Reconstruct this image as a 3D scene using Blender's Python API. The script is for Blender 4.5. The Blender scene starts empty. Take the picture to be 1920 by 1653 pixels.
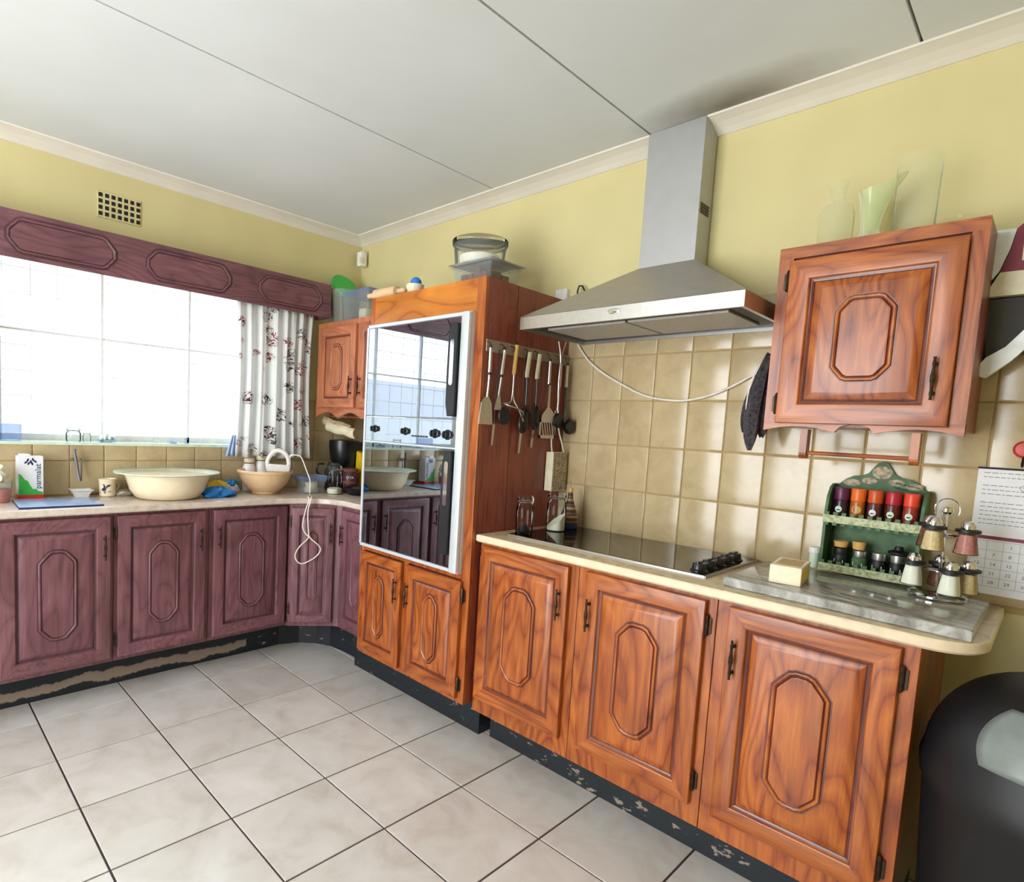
import bpy, bmesh, math, random
from mathutils import Vector, Matrix
random.seed(7)
PI = math.pi
sc = bpy.context.scene
COL = sc.collection

# ------------------------------------------------------------------ camera
CAMP = Vector((3.25372, -2.27604, 1.31856))
YAW, PITCH, ROLL = 0.8047, -0.08656, 0.05271
F = Vector((-math.sin(YAW)*math.cos(PITCH), math.cos(YAW)*math.cos(PITCH), math.sin(PITCH)))
R0 = Vector((math.cos(YAW), math.sin(YAW), 0)); U0 = R0.cross(F)
Rv = math.cos(ROLL)*R0 + math.sin(ROLL)*U0
Uv = -math.sin(ROLL)*R0 + math.cos(ROLL)*U0
cd = bpy.data.cameras.new('camera'); cam = bpy.data.objects.new('camera', cd); COL.objects.link(cam)
m = Matrix.Identity(4)
for i in range(3):
    m[i][0] = Rv[i]; m[i][1] = Uv[i]; m[i][2] = -F[i]; m[i][3] = CAMP[i]
cam.matrix_world = m
cd.sensor_fit = 'HORIZONTAL'; cd.sensor_width = 36.0
cd.lens = 1105.922/1920*36.0
cd.shift_x = (960-838.579)/1920
cd.shift_y = (897.796-826.5)/1920
cd.clip_start = 0.02
sc.camera = cam

# ------------------------------------------------------------------ world, sun, lamps, exposure
w = bpy.data.worlds.new('World'); sc.world = w; w.use_nodes = True
bg = w.node_tree.nodes['Background']
bg.inputs[0].default_value = (0.76, 0.88, 1.0, 1); bg.inputs[1].default_value = 5.0

def area(name, loc, rot, sx, sy, power, color, portal=False):
    l = bpy.data.lights.new(name, 'AREA'); l.shape = 'RECTANGLE'; l.size = sx; l.size_y = sy
    l.energy = power; l.color = color
    o = bpy.data.objects.new(name, l); COL.objects.link(o); o.location = loc; o.rotation_euler = rot
    if portal: l.cycles.is_portal = True
    return o
# daylight entering by the sink window (portal guides the sky light)
area('window_daylight_portal', (-0.24, -1.42, 1.58), (0, -PI/2, 0), 0.86, 1.9, 1, (1, 1, 1), True)
# daylight entering by the glazed doors behind the photographer
area('back_door_daylight', (1.75, -3.93, 1.25), (PI/2, 0, 0), 1.7, 2.1, 66, (0.98, 0.975, 0.97))
sun = bpy.data.lights.new('sun', 'SUN'); sun.energy = 10; sun.angle = 0.01; sun.color = (1, .96, .9)
so = bpy.data.objects.new('sun', sun); COL.objects.link(so)
so.rotation_euler = Vector((0.55, -0.25, 0.8)).to_track_quat('Z', 'Y').to_euler()

sc.view_settings.view_transform = 'Standard'; sc.view_settings.look = 'None'
sc.view_settings.gamma = 1; sc.view_settings.use_curve_mapping = False
sc.view_settings.exposure = 0.24

# ------------------------------------------------------------------ materials
def lin(h):
    h = h.lstrip('#'); v = [int(h[i:i+2], 16)/255 for i in (0, 2, 4)]
    return tuple((c/12.92 if c <= .04045 else ((c+.055)/1.055)**2.4) for c in v)+(1,)
class NT:
    def __init__(s, name):
        s.m = bpy.data.materials.new(name); s.m.use_nodes = True; s.t = s.m.node_tree
        s.b = s.t.nodes['Principled BSDF']; s.out = s.t.nodes['Material Output']
    def n(s, typ, **kw):
        nd = s.t.nodes.new(typ)
        for k, v in kw.items():
            if k in nd.inputs.keys(): nd.inputs[k].default_value = v
            else: setattr(nd, k, v)
        return nd
    def l(s, a, b): s.t.links.new(a, b)
    def ramp(s, fac, stops):
        r = s.n('ShaderNodeValToRGB'); e = r.color_ramp.elements
        while len(e) < len(stops): e.new(0.5)
        for i, (p, c) in enumerate(stops): e[i].position = p; e[i].color = lin(c) if isinstance(c, str) else c
        s.l(fac, r.inputs[0]); return r.outputs[0]
    def coords(s, scale=(1, 1, 1), rnd=True, rot=(0, 0, 0)):
        tc = s.n('ShaderNodeTexCoord'); mp = s.n('ShaderNodeMapping'); mp.inputs['Scale'].default_value = scale
        mp.inputs['Rotation'].default_value = rot
        s.l(tc.outputs['Object'], mp.inputs['Vector'])
        if rnd:
            oi = s.n('ShaderNodeObjectInfo'); mu = s.n('ShaderNodeMath', operation='MULTIPLY'); mu.inputs[1].default_value = 37.0
            s.l(oi.outputs['Random'], mu.inputs[0])
            cb = s.n('ShaderNodeCombineXYZ'); s.l(mu.outputs[0], cb.inputs[0]); s.l(mu.outputs[0], cb.inputs[1]); s.l(mu.outputs[0], cb.inputs[2])
            s.l(cb.outputs[0], mp.inputs['Location'])
        return mp.outputs[0]
    def noise(s, vec, scale, detail=3, rough=.5, dist=0):
        nd = s.n('ShaderNodeTexNoise'); nd.inputs['Scale'].default_value = scale; nd.inputs['Detail'].default_value = detail
        nd.inputs['Roughness'].default_value = rough; nd.inputs['Distortion'].default_value = dist
        if vec: s.l(vec, nd.inputs['Vector'])
        return nd.outputs['Fac']
    def mix(s, a, b, fac, mode='MIX'):
        nd = s.n('ShaderNodeMix', data_type='RGBA', blend_type=mode)
        for k, v in ((0, fac), (6, a), (7, b)):
            if hasattr(v, 'is_linked'): s.l(v, nd.inputs[k])
            else: nd.inputs[k].default_value = lin(v) if isinstance(v, str) else v
        return nd.outputs[2]
    def base(s, c):
        if hasattr(c, 'is_linked'): s.l(c, s.b.inputs['Base Color'])
        else: s.b.inputs['Base Color'].default_value = lin(c)
    def bump(s, h, strength=.3, dist=.002):
        b = s.n('ShaderNodeBump'); b.inputs['Strength'].default_value = strength; b.inputs['Distance'].default_value = dist
        s.l(h, b.inputs['Height']); s.l(b.outputs[0], s.b.inputs['Normal'])

def plain(name, c, rough=.5, metal=0, var=.06, scale=25, bump=0, spec=.5, coat=0, trans=0, emis=0):
    k = NT(name); v = k.coords(rnd=False)
    f = k.noise(v, scale, 3)
    c0 = lin(c); lo = tuple(max(0, x*(1-var*2)) for x in c0[:3])+(1,); hi = tuple(min(1, x*(1+var)) for x in c0[:3])+(1,)
    k.base(k.ramp(f, [(.3, lo), (.7, hi)]))
    k.b.inputs['Roughness'].default_value = rough; k.b.inputs['Metallic'].default_value = metal
    k.b.inputs['Specular IOR Level'].default_value = spec; k.b.inputs['Coat Weight'].default_value = coat
    k.b.inputs['Coat Roughness'].default_value = .1
    if bump: k.bump(f, bump)
    return k.m

def wood(name, dark, mid, light, axis='z', rough=.36, coat=.22, figure=.5, sc_=1.0):
    k = NT(name)
    st = {'z': (1, 1, .07), 'x': (.07, 1, 1), 'y': (1, .07, 1)}[axis]
    v = k.coords(tuple(a*sc_ for a in st))
    st2 = {'z': (1, 1, .22), 'x': (.22, 1, 1), 'y': (1, .22, 1)}[axis]
    v2 = k.coords(tuple(a*sc_ for a in st2))
    # cathedral growth figure: contour lines of a stretched noise
    big = k.noise(v2, 4.5, 2, .5, .4)
    mu = k.n('ShaderNodeMath', operation='MULTIPLY'); mu.inputs[1].default_value = 32; k.l(big, mu.inputs[0])
    fr = k.n('ShaderNodeMath', operation='PINGPONG'); fr.inputs[1].default_value = 1; k.l(mu.outputs[0], fr.inputs[0])
    fine = k.noise(v, 75, 4, .7)
    a = k.ramp(fr.outputs[0], [(0, dark), (.22, mid), (1, light)])
    b = k.ramp(fine, [(.32, dark), (.52, mid), (.72, light)])
    c = k.mix(b, a, figure)
    blot = k.noise(k.coords((1, 1, 1)), 4, 2)
    c = k.mix(c, k.ramp(blot, [(.3, 'b4a8a0'), (.7, 'ffffff')]), .6, 'MULTIPLY')
    k.base(c); k.b.inputs['Roughness'].default_value = rough
    k.b.inputs['Coat Weight'].default_value = coat; k.b.inputs['Coat Roughness'].default_value = .18
    k.bump(fine, .12, .001)
    return k.m

M = {}
M['wood'] = wood('varnished_wood_upright', '6a2a12', 'a8521c', 'cc7830')
M['wood_h'] = wood('varnished_wood_level', '6c2c14', 'a9551f', 'cc7a34', 'x')
M['groove'] = wood('dark_stained_groove', '45180f', '6a2a18', '7f3a20', 'z', .35, .4)
M['woodA'] = wood('glare_tinted_wood_upright', '56343c', '774b54', '8c5e64', 'z', .5, .1)  # purple lens-glare haze over the window units, put into their wood and groove colours
M['woodA_h'] = wood('glare_tinted_wood_level', '56343c', '774b54', '8c5e64', 'y', .5, .1)
M['grooveA'] = wood('glare_tinted_groove', '3f2430', '57323c', '643a42', 'z', .5, .1)
M['side'] = wood('red_brown_side_panel', '6a2c22', '944636', 'a45442', 'z', .42, .2, .3)
M['fascia'] = wood('honey_pine_board', 'a05414', 'd07a22', 'dc8c30', 'x', .35, .3, .7, .8)
M['woodU'] = wood('salmon_oak_upright', '9c5638', 'c07450', 'd08860', 'z', .4, .2)
M['woodU_h'] = wood('salmon_oak_level', '9c5638', 'c07450', 'd08860', 'x', .4, .2)
M['grooveU'] = wood('salmon_dark_groove', '5b2a20', '753a2a', '804432', 'z', .4, .2)
M['paint'] = plain('yellow_wall_paint', 'd6ca94', .7, var=.03, scale=3)
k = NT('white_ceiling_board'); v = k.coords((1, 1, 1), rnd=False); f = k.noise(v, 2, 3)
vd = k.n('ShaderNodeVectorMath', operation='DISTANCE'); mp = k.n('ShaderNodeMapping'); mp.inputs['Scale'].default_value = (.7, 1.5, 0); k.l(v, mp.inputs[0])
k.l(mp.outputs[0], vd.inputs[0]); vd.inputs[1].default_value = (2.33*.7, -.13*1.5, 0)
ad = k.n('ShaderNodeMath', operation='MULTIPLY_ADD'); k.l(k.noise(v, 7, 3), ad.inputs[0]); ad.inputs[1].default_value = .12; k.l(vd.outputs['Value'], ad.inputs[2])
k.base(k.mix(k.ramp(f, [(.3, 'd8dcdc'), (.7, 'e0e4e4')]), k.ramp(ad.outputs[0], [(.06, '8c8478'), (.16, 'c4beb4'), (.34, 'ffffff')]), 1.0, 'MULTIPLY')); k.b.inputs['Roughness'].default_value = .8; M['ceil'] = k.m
M['seam'] = plain('ceiling_joint', '8a8880', .9)
M['cornice'] = plain('white_cornice_plaster', 'e9e4da', .7, var=.03, scale=6)
M['grout'] = plain('wall_grout', 'b49a68', .9)
M['fgrout'] = plain('floor_grout', '4c3c42', .9)
M['ext'] = plain('exterior_ground_paving', '807c74', .9)
def tile(name, a, b, c, rough, scale, bump):
    k = NT(name); v = k.coords((1, 1, 1))
    f = k.noise(v, scale, 5, .6, .6); g = k.noise(v, scale*9, 3)
    col = k.ramp(f, [(.25, a), (.5, b), (.8, c)])
    oi = k.n('ShaderNodeObjectInfo'); r = k.ramp(oi.outputs['Random'], [(0, 'e8e4e0'), (1, 'ffffff')])
    k.base(k.mix(col, r, .6, 'MULTIPLY')); k.b.inputs['Roughness'].default_value = rough
    k.bump(f, bump, .002); return k.m
M['wtile'] = tile('beige_wall_tile', 'b09c74', 'c0ac86', 'ccba96', .16, 9, .12)
M['ftile'] = tile('cream_floor_tile', 'c8c0b8', 'dad6d0', 'e6e3e0', .22, 6, .15)
M['counter'] = tile('cream_marbled_worktop', 'b8a284', 'd6c4a2', 'e0d2b4', .25, 30, .02)
M['counterA'] = tile('pale_marbled_worktop', 'c4b2a0', 'd8cabc', 'e4dacd', .25, 30, .02)
M['edge'] = plain('cream_worktop_edge', 'e2cfb0', .35)
k = NT('grey_marble'); v = k.coords((1, 1, 1), rnd=False, rot=(0, 0, .35)); mp = k.n('ShaderNodeMapping'); mp.inputs['Scale'].default_value = (3, 16, 3); k.l(v, mp.inputs[0])
k.base(k.ramp(k.noise(mp.outputs[0], 2.2, 6, .65, 1.2), [(.3, '66645e'), (.45, '8a8880'), (.6, 'b0afaa'), (.8, 'dcdcd8')])); k.b.inputs['Roughness'].default_value = .12; M['marble'] = k.m
k = NT('peeling_black_paint'); v = k.coords((1, 1, 2.2), rnd=False); f = k.noise(v, 16, 4, .6)
k.base(k.ramp(f, [(0, '10161c'), (.64, '1a2228'), (.655, '8e7f74'), (1, 'a89888')])); k.b.inputs['Roughness'].default_value = .5; M['plinth'] = k.m
k = NT('peeled_plinth_paint'); tc = k.n('ShaderNodeTexCoord'); sx = k.n('ShaderNodeSeparateXYZ'); k.l(tc.outputs['Object'], sx.inputs[0])
f = k.noise(tc.outputs['Object'], 4, 6, .7)
ad = k.n('ShaderNodeMath', operation='MULTIPLY_ADD'); k.l(f, ad.inputs[0]); ad.inputs[1].default_value = .11; k.l(sx.outputs[2], ad.inputs[2])
k.base(k.ramp(ad.outputs[0], [(0, '131a22'), (.082, '1a2128'), (.087, '9a8878'), (.128, '8c7c70'), (.133, '182028'), (1, '141c24')])); k.b.inputs['Roughness'].default_value = .6; M['plinthA'] = k.m
M['black'] = plain('black_plastic', '14161a', .3)
M['blackm'] = plain('matt_black', '101114', .5)
M['steel'] = plain('brushed_steel', 'c4c2c0', .34, 1, .03, 60)
M['hoodm'] = plain('satin_grey_steel', 'aaa49a', .42, .55, .03, 40)
M['chim'] = plain('grey_steel_duct', 'b4b4b4', .45, .5, .02, 20)
M['alu'] = plain('aluminium_frame', 'd4dade', .35, .3, .02)
M['filter'] = plain('mesh_filter', 'c0bcb4', .5, .3, .15, 200)
M['darkm'] = plain('dark_underside', '3a3a3c', .5, .3)
M['pewter'] = plain('dull_pewter', '74747e', .5, .5)
M['tinm'] = plain('dark_maroon_tin', '522832', .45)
M['chrome'] = plain('chrome', 'd8d8dc', .08, 1, .02)
M['mirror'] = plain('mirror_oven_glass', 'b0b8c0', .015, 1, .01)
M['mirrorlo'] = plain('dark_oven_glass', 'a0a6ae', .015, 1, .01)
M['ctrl'] = plain('mirror_control_panel', 'b8c0c4', .03, 1, .01)
M['hob'] = plain('black_ceramic_glass', '0c0c0d', .05, 0, .01, spec=.9)
M['brass'] = plain('antique_brass', '42342a', .4, .7, .2, 80)
M['white'] = plain('white_plastic', 'f0f0ee', .35)
M['railm'] = plain('grey_beige_rail', '9c8a78', .6)
M['offw'] = plain('ivory_plastic', 'e8dfc0', .4)
M['enamel'] = plain('cream_enamel', 'efe0c0', .2, var=.03)
M['mint'] = plain('mint_enamel_rim', 'd8ead6', .2)
M['enamelw'] = plain('white_enamel', 'eef2ee', .2)
M['bowl'] = plain('sand_stoneware', 'e0be94', .35, var=.05)
M['blue'] = plain('blue_rubber', '1c7fd0', .45)
M['bluelt'] = plain('light_blue_glass_board', 'a0b8e0', .2, var=.08)
M['yellow'] = plain('yellow_wrapper', 'f0c820', .4)
M['red'] = plain('red_plastic', 'c83a30', .35)
M['pink'] = plain('pink_plastic', 'd08a84', .4)
M['green'] = plain('bright_green_plastic', '3cb84a', .4)
M['brown'] = plain('brown_paper', '7a4a3a', .7)
M['choc'] = plain('brown_biscuit', '7a4830', .8, var=.3, scale=80)
M['cloth'] = plain('grey_black_cloth', '4a4448', .9, var=.35, scale=120)
M['clothw'] = plain('cream_cloth', 'c8b48c', .9, var=.1)
M['powder'] = plain('white_powder', 'f0ecdc', .9)
M['spice'] = plain('beige_spice', 'd8c090', .8, var=.12, scale=150)
M['spice2'] = plain('pink_spice', 'c08078', .8, var=.12, scale=150)
M['paper'] = plain('white_paper', 'e8e8ea', .8, var=.02)
M['ink'] = plain('grey_ink', '6a6a74', .8)
M['inkb'] = plain('dark_blue_ink', '22305e', .8)
M['inkk'] = plain('black_ink', '202024', .8)
M['maroon'] = plain('maroon_plastic', '7c1430', .35)
M['wframe'] = plain('white_window_frame', 'eef0f0', .5)
M['cordw'] = plain('white_cord', 'ece4d8', .5)
M['gold'] = plain('natural_pine', 'd8aa60', .5)
M['coolgrey'] = plain('grey_lid_panel', '7c8480', .35)
k = NT('green_painted_wood'); v = k.coords((1, 1, 1), rnd=False)
k.base(k.ramp(k.noise(v, 30, 4), [(.3, '3c5a38'), (.7, '587a50')])); k.b.inputs['Roughness'].default_value = .6; M['rack'] = k.m
k = NT('pale_green_scrollwork'); v = k.coords((1, 1, 1), rnd=False)
k.base(k.ramp(k.noise(v, 120, 3), [(.35, '8a9468'), (.6, 'c4c8a0')])); k.b.inputs['Roughness'].default_value = .6; M['rackp'] = k.m
M['flower'] = plain('painted_roses', 'b8a890', .7, var=.3, scale=110)
def glass(name, tint='f4f8f8', refl=.5, rough=.02, extra=None):
    k = NT(name); t = k.t
    tr = k.n('ShaderNodeBsdfTransparent'); tr.inputs[0].default_value = lin(tint)
    gl = k.n('ShaderNodeBsdfGlossy'); gl.inputs['Roughness'].default_value = rough; gl.inputs[0].default_value = (1, 1, 1, 1)
    lw = k.n('ShaderNodeLayerWeight'); lw.inputs['Blend'].default_value = refl
    mx = k.n('ShaderNodeMixShader'); k.l(lw.outputs['Fresnel'], mx.inputs[0]); k.l(tr.outputs[0], mx.inputs[1]); k.l(gl.outputs[0], mx.inputs[2])
    last = mx.outputs[0]
    if extra:
        df = k.n('ShaderNodeBsdfDiffuse'); df.inputs[0].default_value = lin(extra[0])
        m2 = k.n('ShaderNodeMixShader'); m2.inputs[0].default_value = extra[1]; k.l(last, m2.inputs[1]); k.l(df.outputs[0], m2.inputs[2]); last = m2.outputs[0]
    k.l(last, k.out.inputs['Surface']); return k.m
M['pane'] = glass('window_pane_glass', 'ffffff', .08)
M['glass'] = glass('clear_jar_glass', 'f8fbfa', .18)
M['frost'] = glass('cloudy_plastic', 'f8fafa', .12, .12, ('e8eeee', .09))
M['frostb'] = glass('cloudy_blue_plastic', 'e4ecfa', .14, .12, ('b4c4e8', .25))
M['smoke'] = glass('smoky_plastic', '8c8a86', .3, .15, ('6e6c68', .35))
M['jugm'] = glass('milky_green_glass', 'e4ecc8', .3, .1, ('dce4b8', .5))
# curtain print
k = NT('curtain_print'); v = k.coords((1, 1, 1), rnd=False)
mp = k.n('ShaderNodeMapping'); mp.inputs['Scale'].default_value = (0.02, 1, 1); k.l(v, mp.inputs[0])
vo = k.n('ShaderNodeTexVoronoi'); vo.inputs['Scale'].default_value = 11; k.l(mp.outputs[0], vo.inputs['Vector'])
spot = k.ramp(vo.outputs['Distance'], [(.36, (1, 1, 1, 1)), (.44, (0, 0, 0, 1))])
vein = k.noise(mp.outputs[0], 26, 1, .5, 2.5)
line = k.ramp(vein, [(.44, (0, 0, 0, 1)), (.47, (1, 1, 1, 1)), (.54, (1, 1, 1, 1)), (.57, (0, 0, 0, 1))])
mm = k.mix(spot, line, 1.0, 'MULTIPLY')
hue = k.ramp(vo.outputs['Color'], [(.35, '4c4a42'), (.6, '5c2438'), (.7, '902838')])
k.base(k.mix('f0f0ee', hue, mm)); k.b.inputs['Roughness'].default_value = .9
tl = k.n('ShaderNodeBsdfTranslucent'); k.l(k.mix('f0f0ee', hue, mm), tl.inputs[0])
mx = k.n('ShaderNodeMixShader'); mx.inputs[0].default_value = .35; k.l(k.b.outputs[0], mx.inputs[1]); k.l(tl.outputs[0], mx.inputs[2]); k.l(mx.outputs[0], k.out.inputs['Surface'])
M['curtain'] = k.m
# striped vase / brick wall outside
k = NT('striped_glaze'); tc = k.n('ShaderNodeTexCoord'); sx = k.n('ShaderNodeSeparateXYZ'); k.l(tc.outputs['Object'], sx.inputs[0])
mu = k.n('ShaderNodeMath', operation='MULTIPLY'); k.l(sx.outputs[2], mu.inputs[0]); mu.inputs[1].default_value = 28
fr = k.n('ShaderNodeMath', operation='FRACT'); k.l(mu.outputs[0], fr.inputs[0])
k.base(k.ramp(fr.outputs[0], [(0, '2a2430'), (.3, '5a3428'), (.5, 'c09a6c'), (.75, '3a2a30'), (.9, '8a5a3c')])); k.b.inputs['Roughness'].default_value = .3; M['stripe'] = k.m
k = NT('whitewashed_brick'); tc = k.n('ShaderNodeTexCoord'); mp = k.n('ShaderNodeMapping'); mp.inputs['Rotation'].default_value = (PI/2, 0, PI/2); k.l(tc.outputs['Object'], mp.inputs[0])
br = k.n('ShaderNodeTexBrick'); br.inputs['Scale'].default_value = 4.2; br.inputs['Color1'].default_value = lin('f4f2ee'); br.inputs['Color2'].default_value = lin('e4e2de'); br.inputs['Mortar'].default_value = lin('8e9096'); br.inputs['Mortar Size'].default_value = .03
k.l(mp.outputs[0], br.inputs[0]); k.base(br.outputs[0]); M['brickw'] = k.m

# ------------------------------------------------------------------ builders
ORG = {}
def setp(o, label=None, cat=None, group=None, kind=None):
    if label: o['label'] = label
    if cat: o['category'] = cat
    if group: o['group'] = group
    if kind: o['kind'] = kind
    return o
def thing(name, label, cat, loc=(0, 0, 0), group=None, rz=0):
    o = bpy.data.objects.new(name, None); COL.objects.link(o); o.location = loc; o.rotation_euler = (0, 0, rz)
    o.empty_display_size = .05; ORG[o.name] = Vector(loc); return setp(o, label, cat, group)
class MB:
    def __init__(s): s.v = []; s.f = []; s.mi = []
    def add(s, vs, fs, mi=0):
        n = len(s.v); s.v += [Vector(a) for a in vs]; s.f += [tuple(i+n for i in f) for f in fs]
        s.mi += [mi]*len(fs) if isinstance(mi, int) else list(mi)
        return s
    def box(s, x0, x1, y0, y1, z0, z1, mi=0, b=0):
        if x0 > x1: x0, x1 = x1, x0
        if y0 > y1: y0, y1 = y1, y0
        if z0 > z1: z0, z1 = z1, z0
        if b <= 0:
            vs = [(x, y, z) for z in (z0, z1) for y in (y0, y1) for x in (x0, x1)]
            return s.add(vs, [(0, 2, 3, 1), (4, 5, 7, 6), (0, 1, 5, 4), (2, 6, 7, 3), (0, 4, 6, 2), (1, 3, 7, 5)], mi)
        bm = bmesh.new(); bmesh.ops.create_cube(bm, size=1)
        for v in bm.verts: v.co = Vector(((x0+x1)/2+v.co.x*(x1-x0), (y0+y1)/2+v.co.y*(y1-y0), (z0+z1)/2+v.co.z*(z1-z0)))
        bmesh.ops.bevel(bm, geom=bm.edges[:], offset=b, segments=2, profile=.6, affect='EDGES')
        bm.verts.index_update(); s.add([v.co.copy() for v in bm.verts], [[v.index for v in f.verts] for f in bm.faces], mi); bm.free(); return s
    def lathe(s, prof, c=(0, 0, 0), n=28, mi=0, ax='z', sy=1, a0=0, cap=True):
        vs = []; fs = []; k = len(prof)
        for j in range(n):
            a = 2*PI*j/n+a0; ca, sa = math.cos(a), math.sin(a)*sy
            for r, h in prof:
                p = {'z': (r*ca, r*sa, h), 'y': (r*ca, h, r*sa), 'x': (h, r*ca, r*sa)}[ax]
                vs.append((p[0]+c[0], p[1]+c[1], p[2]+c[2]))
        for j in range(n):
            j2 = (j+1) % n
            for i in range(k-1):
                q = (j*k+i, j2*k+i, j2*k+i+1, j*k+i+1)
                fs.append(q if ax != 'y' else q[::-1])
        if cap:
            for i, fl in ((0, True), (k-1, False)):
                if prof[i][0] > 1e-5:
                    ring = [j*k+i for j in range(n)]
                    if fl != (ax == 'y'): ring = ring[::-1]
                    fs.append(tuple(ring))
        return s.add(vs, fs, mi)
    def tube(s, pts, r, n=8, mi=0, closed=False):
        pts = [Vector(p) for p in pts]; N = len(pts); rs = r if isinstance(r, (list, tuple)) else [r]*N
        vs = []; fs = []; prev = None
        for i, p in enumerate(pts):
            if closed: t = pts[(i+1) % N]-pts[i-1]
            else: t = pts[min(i+1, N-1)]-pts[max(i-1, 0)]
            t.normalize()
            if prev is None:
                up = Vector((0, 0, 1)) if abs(t.z) < .9 else Vector((1, 0, 0)); a = t.cross(up).normalized()
            else: a = (prev-t*prev.dot(t)).normalized()
            prev = a; b = t.cross(a)
            for j in range(n):
                q = 2*PI*j/n; vs.append(p+(a*math.cos(q)+b*math.sin(q))*rs[i])
        for i in range(N if closed else N-1):
            i2 = (i+1) % N
            for j in range(n):
                j2 = (j+1) % n; fs.append((i*n+j, i*n+j2, i2*n+j2, i2*n+j))
        if not closed: fs.append(tuple(range(n))[::-1]); fs.append(tuple((N-1)*n+j for j in range(n)))
        return s.add(vs, fs, mi)
    def prism(s, poly, d0, d1, plane='xz', mi=0, c=(0, 0, 0)):
        # poly in 2D extruded along third axis between d0,d1
        f = {'xz': lambda a, b, d: (a, d, b), 'xy': lambda a, b, d: (a, b, d), 'yz': lambda a, b, d: (d, a, b)}[plane]
        n = len(poly); vs = [Vector(f(a, b, d))+Vector(c) for d in (d0, d1) for a, b in poly]
        fs = [tuple(range(n)), tuple(range(2*n-1, n-1, -1))]+[(i, i+n, (i+1) % n+n, (i+1) % n) for i in range(n)]
        return s.add(vs, fs, mi)
    def loops(s, rings, mis, cap_first=False, cap_last=False, mi_cap=0):
        n = len(rings[0]); vs = [p for r in rings for p in r]; fs = []; ms = []
        for i in range(len(rings)-1):
            for j in range(n):
                j2 = (j+1) % n; fs.append((i*n+j, i*n+j2, (i+1)*n+j2, (i+1)*n+j))
                mm = mis[i]; ms.append(mm(j) if callable(mm) else mm)
        if cap_first: fs.append(tuple(range(n))[::-1]); ms.append(mi_cap)
        if cap_last: fs.append(tuple((len(rings)-1)*n+j for j in range(n))); ms.append(mi_cap)
        return s.add(vs, fs, ms)
    def build(s, name, mat, parent=None, world=True, smooth=False, loc=None, label=None, cat=None, group=None, kind=None, recalc=True, sharp=.6, rot=None):
        o0 = Vector((0, 0, 0))
        if parent is not None and world:
            p = parent
            while p is not None: o0 += ORG.get(p.name, Vector((0, 0, 0))) if p.type == 'EMPTY' else p.location; p = p.parent
        me = bpy.data.meshes.new(name); me.from_pydata([v-o0 for v in s.v], [], s.f)
        mats = mat if isinstance(mat, (list, tuple)) else [mat]
        for mm in mats: me.materials.append(M[mm] if isinstance(mm, str) else mm)
        for i, p in enumerate(me.polygons): p.material_index = s.mi[i]
        if recalc:
            bm = bmesh.new(); bm.from_mesh(me); bmesh.ops.recalc_face_normals(bm, faces=bm.faces[:]); bm.to_mesh(me); bm.free()
        if smooth:
            for p in me.polygons: p.use_smooth = True
            me.set_sharp_from_angle(angle=sharp)
        o = bpy.data.objects.new(name, me); COL.objects.link(o)
        if parent is not None: o.parent = parent
        if loc is not None: o.location = loc
        if rot is not None: o.rotation_euler = rot
        return setp(o, label, cat, group, kind)
def tcopy(o, loc, rz=None, label=None, group=None, parent=None):
    c = o.copy(); COL.objects.link(c)
    if parent is None and loc is not None: c.location = loc; ORG[c.name] = Vector(loc)
    if parent is not None: c.parent = parent
    if rz is not None: c.rotation_euler = (0, 0, rz)
    if label: c['label'] = label
    if group: c['group'] = group
    for ch in list(o.children): tcopy(ch, None, None, None, None, c)
    return c
def text(body, size, mat, parent, loc, rot, name='lettering', depth=.0006, align='CENTER'):
    cu = bpy.data.curves.new(name, 'FONT'); cu.body = body; cu.size = size; cu.extrude = depth; cu.align_x = align; cu.align_y = 'CENTER'; cu.resolution_u = 2
    tmp = bpy.data.objects.new('tmp', cu); me = bpy.data.meshes.new_from_object(tmp); bpy.data.objects.remove(tmp)
    me.materials.clear(); me.materials.append(M[mat]); o = bpy.data.objects.new(name, me); COL.objects.link(o)
    o.parent = parent; o.location = Vector(loc)-(ORG.get(parent.name, Vector()) if parent.type == 'EMPTY' else (ORG.get(parent.parent.name, Vector()) if parent.parent else Vector())); o.rotation_euler = rot
    return o
def struct(b, name, mat, **kw): return b.build(name, mat, kind='structure', **kw)

# ------------------------------------------------------------------ room shell
ZC = 2.485; XW = -0.02; XR = 4.8; YB = -4.0
WY0, WY1, WZ0, WZ1 = -2.36, -0.50, 1.157, 2.03
# floor: grout slab with single tiles
fl = struct(MB().box(XW-.3, XR+.3, YB-.3, .3, -.06, -.004), 'floor', 'fgrout', label='cream tiled kitchen floor with dark grout')
S = .3582; FX = .0433; FY = -.3957
tm = None
for i in range(-1, 14):
    for j in range(-2, 11):
        x0, y1 = FX+i*S, FY-j*S
        xa, xb = max(x0, XW), min(x0+S, XR); ya, yb = max(y1-S, YB), min(y1, 0)
        if xb-xa < .03 or yb-ya < .03: continue
        g = .0034
        if tm is None or (xb-xa, yb-ya) != (S, S):
            t = MB(); r0 = [(0, 0), (xb-xa, 0), (xb-xa, yb-ya), (0, yb-ya)]
            def rr(o_, z): return [(g+o_, g+o_, z), (xb-xa-g-o_, g+o_, z), (xb-xa-g-o_, yb-ya-g-o_, z), (g+o_, yb-ya-g-o_, z)]
            t.loops([rr(0, -.004), rr(0, -.0008), rr(.0012, 0)], [0, 0], cap_last=True)
            o = t.build('floor_tile', 'ftile', fl, world=False, loc=(xa, ya, 0), recalc=False)
            if abs(xb-xa-S) < 1e-6 and abs(yb-ya-S) < 1e-6: tm = o.data
        else:
            o = bpy.data.objects.new('floor_tile', tm); COL.objects.link(o); o.parent = fl; o.location = (xa, ya, 0)
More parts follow.
